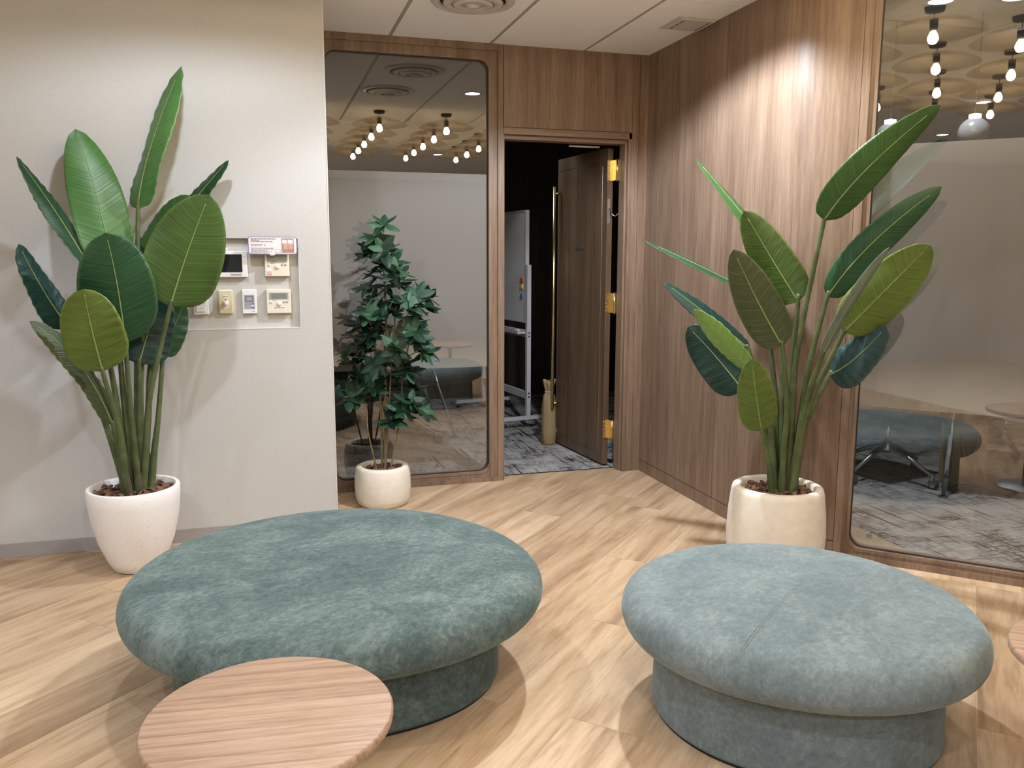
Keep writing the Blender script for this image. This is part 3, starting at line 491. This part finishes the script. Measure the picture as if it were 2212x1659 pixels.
# ================================================================ CEILING FITTINGS
def diffuser(x,y,label):
    r=empty('air_diffuser',(x,y,CEIL),label=label,cat='air vent')
    P=lambda rr,z0,z1:[(rr,z0),(rr+.045,z1),(rr+.048,z1-.004),(rr+.002,z0-.006)]
    lathe('outer_ring',[(.165,.012),(.17,-.012),(.205,-.010),(.212,-.002),(.212,.0),(.165,.012)],(x,y,CEIL),'ltrim',r,48)
    for rr,z0 in ((.108,-.020),(.058,-.026)): lathe('cone_ring',[(rr,z0+.016),(rr+.004,z0-.004),(rr+.040,z0+.002),(rr+.044,z0+.010),(rr+.038,z0+.008),(rr,z0+.016)],(x,y,CEIL),'ltrim',r,40)
    lathe('centre_cap',[(0,-.036),(.028,-.034),(.034,-.024),(.050,-.020),(.05,-.014),(0,-.010)],(x,y,CEIL),'ltrim',r,32)
    lathe('throat',[(0,-.0006),(.166,-.0006)],(x,y,CEIL),'gap',r,40,smooth=False)
    return r
diffuser(1.075,4.30,'round white air diffuser in the tile ceiling above the glass screen')
diffuser(1.0,3.55,'round white air diffuser above the far side of the teal ottoman')
v=empty('ceiling_speaker_vent',(2.30,4.36,CEIL),label='small square pale vent panel in the ceiling beside the walnut wall',cat='vent')
box('frame',(2.185,2.419,4.235,4.485,CEIL-.004,CEIL),'ltrim',v,bev=.002); box('grille',(2.212,2.412,4.255,4.462,CEIL-.010,CEIL-.003),'ltrim',v,bev=.002)
for b in ((2.232,2.238,4.275,4.335,CEIL-.0106,CEIL-.009),(2.232,2.238,4.345,4.385,CEIL-.0106,CEIL-.009),(2.232,2.238,4.395,4.445,CEIL-.0106,CEIL-.009),(2.385,2.390,4.28,4.445,CEIL-.0106,CEIL-.009)): box('slot',b,'gap',v)
for i,(x,y,pw) in enumerate(DOWN+ROOM_DOWN):
    inn=i<len(DOWN); r=empty('downlight',(x,y,CEIL),label='white recessed ceiling downlight over the lounge' if inn else 'dim recessed downlight in the meeting room ceiling',cat='downlight',group='recessed downlights over the lounge' if inn else 'meeting room downlights')
    lathe('trim_ring',[(.058,-.004),(.075,-.006),(.082,-.001),(.082,0),(.058,-.001)],(x,y,CEIL),'ltrim',r,32); lathe('lens',[(0,-.0015),(.058,-.0015)],(x,y,CEIL),'lens' if inn else 'lensd',r,32,smooth=False)
# dish pendant lamps over the seats (behind and above the camera, mirrored in the glass)
def dish(x,y):
    r=empty('dish_pendant_lamp',(x,y,2.50),label='wide shallow dish pendant lamp with a warm bare bulb',cat='pendant lamp',group='dish pendant lamps over the lounge')
    lathe('ceiling_rose',[(0,-.025),(.045,-.022),(.05,-.004),(.05,0)],(x,y,CEIL),'gap',r,20); tube('rod',[(x,y,2.64),(x,y,2.68)],.003,'gap',r,6)
    lathe('shade',[(.018,2.592),(.09,2.585),(.18,2.560),(.245,2.525),(.247,2.522),(.18,2.552),(.09,2.577),(.018,2.584)],(x,y,.055),'shade',r,40)
    lathe('lamp_holder',[(0,2.59),(.020,2.588),(.020,2.535),(.014,2.53),(0,2.53)],(x,y,.055),'gap',r,16)
    lathe('bulb',[(0,2.530),(.012,2.527),(.019,2.515),(.026,2.497),(.026,2.487),(.019,2.472),(.009,2.466),(0,2.465)],(x,y,.055),'bulb',r,16)
    return r
GX=[.47,1.06,1.66,2.25]; GYS=[2.61,2.04,1.47,.94,.40]
first=dish(0,0)
for a in GX:
    for b in GYS:
        o=first if (a,b)==(.47,2.61) else copytree(first)
        o.location=(a,b,2.50)
# ================================================================ OTTOMANS
def ottoman(name,prm,vel,label,seam):
    cx,cy,r0,c2,s2,zm,ins,c3,s3,c4,s4=prm; h=.075; n=96
    rad=lambda t:r0*(1+c2*math.cos(2*t)+s2*math.sin(2*t)+c3*math.cos(3*t)+s3*math.sin(3*t)+c4*math.cos(4*t)+s4*math.sin(4*t))
    root=empty(name,(cx,cy,0),label=label,cat='ottoman')
    def shell(prof,nm,mat,close_top=True,close_bot=True):
        bm=bmesh.new(); rings=[]
        for kind,val,z in prof:
            rings.append([bm.verts.new((cx+((rad(2*PI*i/n)+val) if kind=='o' else rad(2*PI*i/n)*val)*math.cos(2*PI*i/n),cy+((rad(2*PI*i/n)+val) if kind=='o' else rad(2*PI*i/n)*val)*math.sin(2*PI*i/n),z)) for i in range(n)])
        for a,b in zip(rings,rings[1:]):
            for i in range(n): bm.faces.new((a[i],a[(i+1)%n],b[(i+1)%n],b[i]))
        if close_bot: bm.faces.new(rings[0][::-1])
        if close_top:
            v=bm.verts.new((cx,cy,prof[-1][2]+.0006)); t=rings[-1]
            for i in range(n): bm.faces.new((t[i],t[(i+1)%n],v))
        o=link(nm,bmdone(bm,nm),mat,root,smooth=True); return o
    prof=[('o',-.115,zm-h+.004)]
    for k in range(0,13):
        a=R(-90+15*k); prof.append(('o',-h*(1-math.cos(a))*(1.0 if a<0 else 1.0),zm+h*math.sin(a)))
    e0=1-h/r0
    for f,dz in ((.94,.0035),(.84,.008),(.7,.012),(.5,.016),(.3,.0185),(.12,.0195)): prof.append(('m',e0*f,zm+h+dz))
    cu=shell(prof,'cushion',vel)
    pts=[(cx+(rad(2*PI*i/n)-h+.002)*math.cos(2*PI*i/n),cy+(rad(2*PI*i/n)-h+.002)*math.sin(2*PI*i/n),zm-h-.001) for i in range(n+1)]
    tube('piping',pts,.0045,vel,cu,6)
    def ztop(x,y):
        dd=math.hypot(x-cx,y-cy); f=dd/(r0*e0)
        if f>1: return zm+math.sqrt(max(0,h*h-(dd-r0*e0)**2))+.001
        xs=(0,.12,.3,.5,.7,.84,.94,1); zs=(.0201,.0195,.0185,.016,.012,.008,.0035,0)
        for i in range(7):
            if xs[i]<=f<=xs[i+1]: return zm+h+zs[i]+(zs[i+1]-zs[i])*(f-xs[i])/(xs[i+1]-xs[i])
    for off in (-.004,.004):
        a,b=Vector(seam[0]),Vector(seam[1]); d=(b-a).normalized(); nn=Vector((-d.y,d.x))*off
        tube('stitch_line',[(p.x,p.y,ztop(p.x,p.y)+.0004) for p in [a+nn+(b-a)*(i/40) for i in range(41)]],.0007,'thread',cu,5)
    shell([('o',-ins-.002,.012),('o',-ins,.02),('o',-ins-.004,zm-h-.03),('o',-ins-.008,zm-h+.002)],'plinth',vel)
    shell([('o',-ins-.008,.0),('o',-ins-.008,.013)],'foot_ring','black')
    return root
ottoman('ottoman',[0.2171,2.8526,0.6887,0.0252,-0.0055,0.314,0.1534,-0.003,-0.015,-0.0056,-0.0063],'velvA','large round teal velvet ottoman with overhanging cushion behind the oak side table',((-.245,2.365),(.02,2.64)))
ottoman('ottoman',[1.5747,2.1522,0.5303,0.0018,-0.0289,0.3206,0.1059,-0.007,0.001,-0.0018,0.0036],'velvB','smaller round blue-grey velvet ottoman in front of the cream pot',((1.175,1.84),(1.60,2.17)))

# ================================================================ SIDE TABLES
def table(x,y,label,rz):
    r=empty('side_table',(x,y,0),label=label,cat='side table')
    t=lathe('table_top',[(0,.474),(.245,.474),(.2535,.480),(.2545,.486),(.2545,.494),(.2515,.4985),(.249,.5),(0,.5)],(x,y,0),'oak',r,72); shade_auto(t,40); t.rotation_euler.z=rz
    tube('pole',[(x,y,.012),(x,y,.474)],.019,'steel',r,16); lathe('foot_plate',[(0,.012),(.16,.010),(.168,.004),(.168,0),(0,0)],(x,y,0),'steel',r,40); lathe('mounting_plate',[(0,.474),(.07,.474),(.07,.466),(0,.466)],(x,y,0),'steel',r,24)
    return r
table(-.018,1.697,'round oak side table in front of the teal ottoman',R(-6)); table(1.946,1.372,'round oak side table beside the blue-grey ottoman',R(-40))

# ================================================================ PLANTS
def chips(r,cx,cy,z,rad,n,seed):
    rn=random.Random(seed); bm=bmesh.new()
    addlathe(bm,[(0,z-.012),(rad,z-.016)],(cx,cy,0),28)
    for i in range(n):
        a=rn.uniform(0,2*PI); q=rad*.97*math.sqrt(rn.random()); s=rn.uniform(.5,1.3)
        m=Matrix.Translation((cx+q*math.cos(a),cy+q*math.sin(a),z-.010+rn.uniform(0,.014)))@Matrix.Rotation(rn.uniform(0,6.3),4,'Z')@Matrix.Rotation(rn.uniform(-.7,.7),4,'X')@Matrix.Rotation(rn.uniform(-.7,.7),4,'Y')
        addbox(bm,-.014*s,.014*s,-.008*s,.008*s,-.003,.003,rot=m)
    return props(link('bark_chips',bmdone(bm,'c'),'bark',r),kind='stuff')
def lw(t):                       # blade outline of a bird-of-paradise leaf
    if t<.28: return math.sqrt(max(0,1-(1-t/.28)**2))**.85
    q=(t-.28)/.72; return max(0,1-q**2.5)**.60
def leaf(row,parent,seed,rough=1):
    b,m,tp,W,nn,colr,so,sm=row; b,m,tp=Vector(b),Vector(m),Vector(tp); n0=Vector(nn).normalized(); rn=random.Random(seed)
    c=m*2-(b+tp)*.5; NT,NS=26,8; verts=[]; uvs=[]; faces=[]; ph=rn.uniform(0,6); sg=rn.choice((-1,1)); mid=[]
    Lg=(tp-b).length
    for i in range(NT+1):
        t=i/NT; p=b*(1-t)**2+c*2*t*(1-t)+tp*t*t; T=((c-b)*(1-t)+(tp-c)*t).normalized(); n=(n0-T*n0.dot(T)).normalized(); s=T.cross(n); wd=W/2*lw(t); mid.append((p,n,t))
        for j in range(-NS,NS+1):
            q=j/NS; e=abs(q); x=wd*q*(1-.06*e*e)
            z=-.16*wd*e**1.5+.0052*math.sin(t*Lg*140+ph-e*1.5)*e*min(1,wd/.05)*.6+.010*math.sin(t*7+ph+sg*q*2)*e*e*(wd/.1)
            verts.append(p+s*x+n*z); uvs.append((t,q))
    k=2*NS+1
    for i in range(NT):
        for j in range(2*NS): a=i*k+j; faces.append((a,a+1,a+k+1,a+k))
    me=bpy.data.meshes.new('leaf'); me.from_pydata(verts,[],faces); ul=me.uv_layers.new(name='UVMap')
    for lp in me.loops: ul.data[lp.index].uv=uvs[lp.vertex_index]
    o=link('leaf',me,'leaf_'+colr,parent,smooth=True); sd=o.modifiers.new('thickness','SOLIDIFY'); sd.thickness=.0014; sd.offset=0
    bm=bmesh.new()
    for sgn in (1,-1): addtube(bm,[p+n*(.0008*sgn) for p,n,t in mid[:-2]],[.0032*(1-t)+.0009 for p,n,t in mid[:-2]],6)
    link('midrib',bmdone(bm,'r'),'rib',o,smooth=True)
    if so:
        so=Vector(so); so.z=.34; sm=Vector(sm)
        pts=spline([so,so.lerp(sm,.5)+Vector((0,0,.02)),sm,b,b+(c-b)*.06],7); N_=len(pts)
        tube('stem',pts,[.0125*(1-i/N_)**.8+.0048 for i in range(N_)],'stem',parent,8)
        if seed%3!=1: tube('sheath',[so+(sm-so)*f+Vector((.004,.0,0)) for f in (0,.12,.25,.36)],[.019,.0175,.015,.004],'sheath',parent,8)
def pot(r,c,prof,mat,seg=56):
    o=lathe('pot',prof,(c[0],c[1],0),mat,r,seg); shade_auto(o,50); return o
LP=(-.60,4.095); RP=(2.245,3.245); MP=(.642,4.81)
pl=empty('potted_bird_of_paradise',(*LP,0),label='tall broad-leaved plant in a white tapered pot against the greige wall',cat='potted plant')
pot(pl,LP,[(0,0),(.095,0),(.108,.006),(.130,.05),(.165,.14),(.188,.24),(.199,.33),(.201,.385),(.197,.392),(.183,.392),(.178,.386),(.176,.30),(0,.29)],'potw')
chips(pl,*LP,.370,.172,190,1)
for i,rw in enumerate(LEFT_LEAVES): leaf(rw,pl,10+i)
pr=empty('potted_bird_of_paradise',(*RP,0),label='airy broad-leaved plant in a cream stone pot at the rounded walnut corner',cat='potted plant')
pot(pr,RP,[(0,0),(.188,0),(.200,.008),(.216,.08),(.222,.18),(.217,.28),(.206,.375),(.200,.396),(.190,.402),(.172,.402),(.163,.394),(.160,.32),(0,.31)],'potc')
chips(pr,*RP,.380,.158,190,2)
for i,rw in enumerate(RIGHT_LEAVES): leaf(rw,pr,50+i)
# small-leaved tree
pm=empty('potted_umbrella_tree',(*MP,0),label='slender small-leaved tree in a low cream pot before the glass screen',cat='potted plant')
pot(pm,MP,[(0,0),(.135,0),(.146,.008),(.158,.04),(.164,.10),(.162,.17),(.155,.215),(.150,.226),(.142,.230),(.124,.230),(.118,.224),(.115,.18),(0,.17)],'potc')
chips(pm,*MP,.212,.114,110,3)
tp=[]
for pts,w_ in TRUNKS:
    P=[Vector(p) for p in pts]; P[0].z=.18; sp=spline(P,8); tp+=sp; tube('trunk',sp,[w_*(1-.55*i/len(sp)) for i in range(len(sp))],'trunk',pm,8)
def leaflet(v):
    rn=random.Random(v); verts=[]; uvs=[]; faces=[]; NT,NS=7,2
    for i in range(NT+1):
        t=i/NT; wd=.46*.5*(math.sin(PI*min(1,t**.8*1.0))**.75 if 0<t<1 else .02)*(1 if t<.9 else .8)
        for j in range(-NS,NS+1):
            q=j/NS; verts.append((t,wd*q,-.10*t*t*(1+.4*v)-.05*abs(q)*wd*4+.02*math.sin(5*t+v)*abs(q))); uvs.append((t,q))
    k=2*NS+1
    for i in range(NT):
        for j in range(2*NS): a=i*k+j; faces.append((a,a+1,a+k+1,a+k))
    me=bpy.data.meshes.new('leaflet'); me.from_pydata(verts,[],faces); ul=me.uv_layers.new(name='UVMap')
    for lp in me.loops: ul.data[lp.index].uv=uvs[lp.vertex_index]
    for p in me.polygons: p.use_smooth=True
    return me
LM=[]
for v,mt in ((0,'leaf_small'),(1,'leaf_small2'),(.5,'leaf_small3'),(.2,'leaf_small'),(.8,'leaf_small2')):
    me=leaflet(v); me.materials.append(M[mt]); LM.append(me)
rn=random.Random(21); cnt=0
for i,wp in enumerate(WHORLS):
    wv=Vector(wp); cand=[q for q in tp if q.z<wv.z-.015]; q=min(cand,key=lambda a:(a-wv).length+.4*abs((wv.z-a.z)-.07)) if cand else tp[0]
    hub=wv
    tube('twig',spline([q,q.lerp(hub,.5)+Vector((0,0,.012)),hub],4),[.0032]*4+[.0024]*5,'trunk',pm,5)
    ax=(hub-q); ax.z=max(ax.z,.05)+.07; ax.normalize(); ax=(ax+Vector((rn.uniform(-.25,.25),rn.uniform(-.6,.05),0))).normalized()
    rotq=Vector((0,0,1)).rotation_difference(ax); nl=6 if i%3 else 7; a0=rn.uniform(0,6.3)
    if hub.x<.455: hub.x=.455
    for k in range(nl):
        if cnt>=300: break
        sz=rn.uniform(.084,.120); a=a0+2*PI*k/nl+rn.uniform(-.25,.25)
        me=rn.choice(LM) if wv.z<1.5 else LM[rn.choice((0,2,2,3))]
        o=bpy.data.objects.new('leaflet',me); col.objects.link(o); o.parent=pm
        dirq=rotq@Quaternion((0,0,1),a)@Quaternion((0,1,0),rn.uniform(-.75,.15))@Quaternion((1,0,0),rn.uniform(-.35,.35))
        o.location=hub-Vector((*MP,0)); o.rotation_mode='QUATERNION'; o.rotation_quaternion=dirq; o.scale=(sz,sz,sz); cnt+=1

# the leaflets past the first three hundred, one part
bm=bmesh.new()
for i,wp in enumerate(WHORLS[4:]):
    hub=Vector(wp)+Vector((rn.uniform(-.035,.035),rn.uniform(-.05,.06),rn.uniform(-.045,.03))); a0=rn.uniform(0,6.3); ax=Vector((rn.uniform(-.6,.6),rn.uniform(-.7,.2),1)).normalized(); rq=Vector((0,0,1)).rotation_difference(ax)
    if hub.x<.47: continue
    for k in range(6):
        src=rn.choice(LM); q=(rq@Quaternion((0,0,1),a0+k*1.05+rn.uniform(-.2,.2))@Quaternion((0,1,0),rn.uniform(-.7,.25))).to_matrix(); sz=rn.uniform(.075,.108)
        vs_=[bm.verts.new(hub+q@(v.co*sz)) for v in src.vertices]
        for p in src.polygons: bm.faces.new([vs_[j] for j in p.vertices])
ul=bm.loops.layers.uv.new('UVMap')
for f in bm.faces:
    f.smooth=True
    for lp in f.loops: lp[ul].uv=(.5,.3)
me=bpy.data.meshes.new('foliage'); bm.to_mesh(me); bm.free(); props(link('foliage',me,'leaf_small2',pm),kind='stuff')

# ================================================================ IN THE MEETING ROOM
# frosted globe lamps, unlit but for a small cap
for gx,gy_ in ((3.652,3.702),(3.36,3.99)):
    g_=empty('globe_pendant_lamp',(gx,gy_,2.02),label='milky glass globe pendant hanging behind the angled glass',cat='pendant lamp',group='globe pendants in the meeting room')
    lathe('globe',[(0,2.015)]+[(.078*math.cos(R(a)),2.093+.078*math.sin(R(a))) for a in range(-75,76,15)]+[(0,2.171)],(gx,gy_,0),'milk',g_,28); lathe('cap',[(.0,2.171),(.030,2.166),(.030,2.185),(.010,2.19),(0,2.19)],(gx,gy_,0),'lensd',g_,20); tube('rod',[(gx,gy_,2.19),(gx,gy_,CEIL)],.003,'gap',g_,6)

# whiteboard on castors
wbd=empty('whiteboard',(2.12,6.67,0),R(8),label='mobile whiteboard on a pale steel castor frame in the dark room',cat='whiteboard')
def lb(nm,b,mat,par=wbd,bev=.002): return box(nm,b,mat,par,bev,True)
BD=.90
bd=lb('board',(-.012,.012,.03,BD,.905,1.80),'board'); lb('board_frame',(-.016,.016,.0,.03,.89,1.815),'alum'); lb('board_frame',(-.016,.016,BD,BD+.03,.89,1.815),'alum'); lb('board_frame',(-.016,.016,.03,BD,1.80,1.815),'alum'); lb('board_frame',(-.016,.016,.03,BD,.89,.905),'alum')
for yy_ in (-.02,BD+.05):
    lb('post',(-.018,.018,yy_-.018,yy_+.018,.10,1.37),'alum'); lb('foot',(-.28,.28,yy_-.018,yy_+.018,.075,.105),'alum')
    for xx_ in (-.25,.25):
        c_=lathe('castor',[(0,-.012),(.030,-.012),(.033,-.006),(.033,.006),(.030,.012),(0,.012)],(xx_,yy_,.034),'black',wbd,20,True,rot=Matrix.Rotation(R(90),3,'Y')); tube('castor_fork',[(xx_,yy_,.034),(xx_,yy_,.08)],.008,'steel',wbd,8,True)
    bm=bmesh.new()
    for z_ in (.27,.30,.78,.81): addlathe(bm,[(0,.004),(.007,.003),(.008,0)],(0,yy_-.018,z_),10,ROTX)
    link('bolt',bmdone(bm,'b'),'black',wbd,True,True)
lb('crossbar',(-.012,.012,.0,BD+.03,.25,.31),'alum'); lb('pen_tray',(-.085,-.014,.0,BD,.80,.815),'alum'); lb('tray_lip',(-.088,-.083,.0,BD,.80,.832),'alum'); lb('crossbar',(-.012,.012,.0,BD+.03,.77,.83),'alum')
for z_,m_,n_ in ((1.245,'red','red'),(1.19,'yellow','yellow'),(1.11,'blue','blue')):
    o=rrp('board_magnet',-.012,.012,-.018,.018,-.007,m_,None,.008,.014); o.matrix_world=wbd.matrix_basis@Matrix.Translation((-.0195,.07,z_))@Matrix.Rotation(R(90),4,'Z'); props(o,n_+' oblong magnet stuck on the whiteboard','magnet')
o=tube('board_marker',[(0,-.06,0),(0,.06,0)],.008,'red'); o.matrix_world=wbd.matrix_basis@Matrix.Translation((-.055,.30,.8235)); props(o,'red marker lying in the whiteboard tray','marker')
o=tube('board_marker',[(0,-.06,0),(0,.06,0)],.008,'white'); o.matrix_world=wbd.matrix_basis@Matrix.Translation((-.045,.12,.8235)); props(o,'white marker lying in the whiteboard tray','marker')
# burlap bottle bag used as a door stop
bg=empty('burlap_bottle_bag',(2.095,6.03,0),label='tied burlap bottle bag standing beside the open door',cat='bag')
bm=bmesh.new(); rn=random.Random(3); rings=[]; prof=[(.050,0),(.056,.01),(.057,.10),(.055,.20),(.055,.28),(.050,.34),(.042,.38),(.030,.405),(.027,.415),(.033,.435),(.043,.47),(.048,.50),(.046,.50),(.03,.47)]
for i,(r_2,z) in enumerate(prof):
    fold=.06+.30*max(0,min(1,(z-.33)/.06)); rings.append([bm.verts.new((2.095+r_2*(1+fold*.35*math.sin(7*a+i*.35)+.05*math.sin(3*a+z*25))*math.cos(a),6.03+r_2*(1+fold*.35*math.sin(7*a+i*.35))*math.sin(a),z+(.012*math.sin(2*a+1) if z>.45 else 0))) for a in [2*PI*k/40 for k in range(40)]])
for a,b in zip(rings,rings[1:]):
    for k in range(40): bm.faces.new((a[k],a[(k+1)%40],b[(k+1)%40],b[k]))
bm.faces.new(rings[0][::-1]); link('sack',bmdone(bm,'s'),'burlap',bg,smooth=True)
tube('tie_cord',[(2.095+.031*math.cos(2*PI*k/24),6.03+.031*math.sin(2*PI*k/24),.411) for k in range(25)],.004,'rope',bg,6)
# meeting chairs with four-star castor bases
def chair(x,y,rz,label):
    r=empty('meeting_chair',(x,y,0),rz,label=label,cat='chair')
    for k in range(4):
        a=R(90*k); d=Vector((math.cos(a),math.sin(a),0)); bm=bmesh.new(); addtube(bm,[d*.02+Vector((0,0,.215)),d*.12+Vector((0,0,.185)),d*.33+Vector((0,0,.085))],[.018,.015,.011],10); link('base_arm',bmdone(bm,'a'),'steel',r,True,True)
        c=d*.33; s=Matrix.Rotation(a,3,'Z')@Matrix.Rotation(R(90),3,'X')
        tube('castor_stem',[c+Vector((0,0,.05)),c+Vector((0,0,.10))],.009,'chrome',r,8,True)
        lathe('castor',[(0,-.018),(.026,-.018),(.031,-.012),(.031,-.004),(.026,-.003),(.026,.003),(.031,.004),(.031,.012),(.026,.018),(0,.018)],tuple(c+Vector((.012*math.cos(a+1.2),.012*math.sin(a+1.2),.032))),'rubber',r,20,True,rot=s)
        lathe('castor_hub',[(0,.0195),(.020,.0195),(.023,.018)],tuple(c+Vector((.012*math.cos(a+1.2),.012*math.sin(a+1.2),.032))),'steel',r,16,True,rot=s)
    lathe('hub',[(0,.17),(.028,.175),(.034,.20),(.030,.235),(.022,.245),(0,.245)],(0,0,0),'chrome',r,20,True)
    tube('gas_column',[(0,0,.24),(0,0,.41)],.016,'chrome',r,14,True); lathe('seat_plate',[(0,.40),(.07,.40),(.09,.42),(.09,.43),(0,.43)],(0,0,0),'black',r,20,True)
    box('seat',(-.23,.23,-.22,.22,.43,.485),'seat',r,.022,True,3); bm=bmesh.new(); addbox(bm,-.21,.21,.215,.245,.56,.90,.014,3,Matrix.Rotation(R(-8),4,'X')); link('backrest',bmdone(bm,'b'),'seat',r,True)
    tube('back_support',[(0,.12,.42),(0,.24,.44),(0,.30,.56)],.014,'black',r,8,True)
    return r
chair(3.90,4.46,R(14),'four-star castor chair behind the angled glass beside the kraft bag'); chair(4.83,4.42,R(-20),'four-star castor chair behind the kraft bag near the angled glass'); chair(1.0,6.47,R(140),'four-star castor chair under the table seen through the tall glass screen')
# tables
tb=empty('meeting_table',(4.6,3.85,0),label='dark meeting table on straight chrome legs behind the angled glass',cat='table')
def tleg(p,q,par,rad=.015):
    p,q=Vector(p),Vector(q); o=tube('leg',[p.lerp(q,.17),q],rad,'chrome',par,14); d=(q-p)
    bm=bmesh.new(); addtube(bm,[p+Vector((0,0,.006)),p.lerp(q,.02),p.lerp(q,.17)],[.010,.010,.020],14); addlathe(bm,[(0,.007),(.026,.006),(.028,.002),(.028,0),(0,0)],tuple(p),20); link('glide',bmdone(bm,'g'),'rubber',o,smooth=True)
for p in ((3.92,3.98),(4.98,2.92),(4.56,4.62),(5.62,3.56)):
    d=(Vector((4.77,3.77))-Vector(p)).normalized()*.03; tleg((*p,0),(p[0]+d.x,p[1]+d.y,.70),tb)
prism('table_top',[(3.84,3.98),(4.98,2.84),(5.70,3.56),(4.56,4.70)],.70,.73,'top',tb)
tb=empty('meeting_table',(.5,6.85,0),label='dark meeting table on splayed chrome legs behind the tall glass screen',cat='table')
for p,q in (((1.45,6.45),(1.24,6.52)),((1.45,7.35),(1.24,7.28)),((-.55,6.45),(-.34,6.52)),((-.55,7.35),(-.34,7.28))): tleg((*p,0),(*q,.70),tb)
for yy_ in (6.60,7.20): tube('brace',[(1.36,yy_,.30),(1.20,yy_,.70)],.016,'black',tb,8)
prism('table_top',[(-.5,6.5),(1.40,6.5),(1.40,7.4),(-.5,7.4)],.70,.73,'top',tb)
# kraft carrier bag
kb=empty('paper_bag',(4.30,4.235,0),R(-4),label='kraft paper carrier bag standing on the carpet behind the angled glass',cat='bag')
bm=bmesh.new(); t_=.003; W_,D_=.125,.055
for b in ((-W_,W_,-D_,-D_+t_,0,.385),(-W_,W_,D_-t_,D_,0,.385),(-W_,-W_+t_,-D_,D_,0,.385),(W_-t_,W_,-D_,D_,0,.385),(-W_,W_,-D_,D_,0,t_)): addbox(bm,*b)
link('bag_body',bmdone(bm,'k'),'kraft',kb,True); box('fold_band',(-W_-.0008,W_+.0008,-D_-.0008,-D_,.335,.372),plain('folded_kraft',(.47,.32,.17),.8,var=.05),kb,local=True)
for s_ in (-1,1): tube('cord_handle',spline([(-.055,s_*(D_+.003),.34),(-.07,s_*(D_+.014),.25),(-.02,s_*(D_+.016),.17),(.045,s_*(D_+.014),.25),(.05,s_*(D_+.003),.34)],6),.004,'rope',kb,6,True)
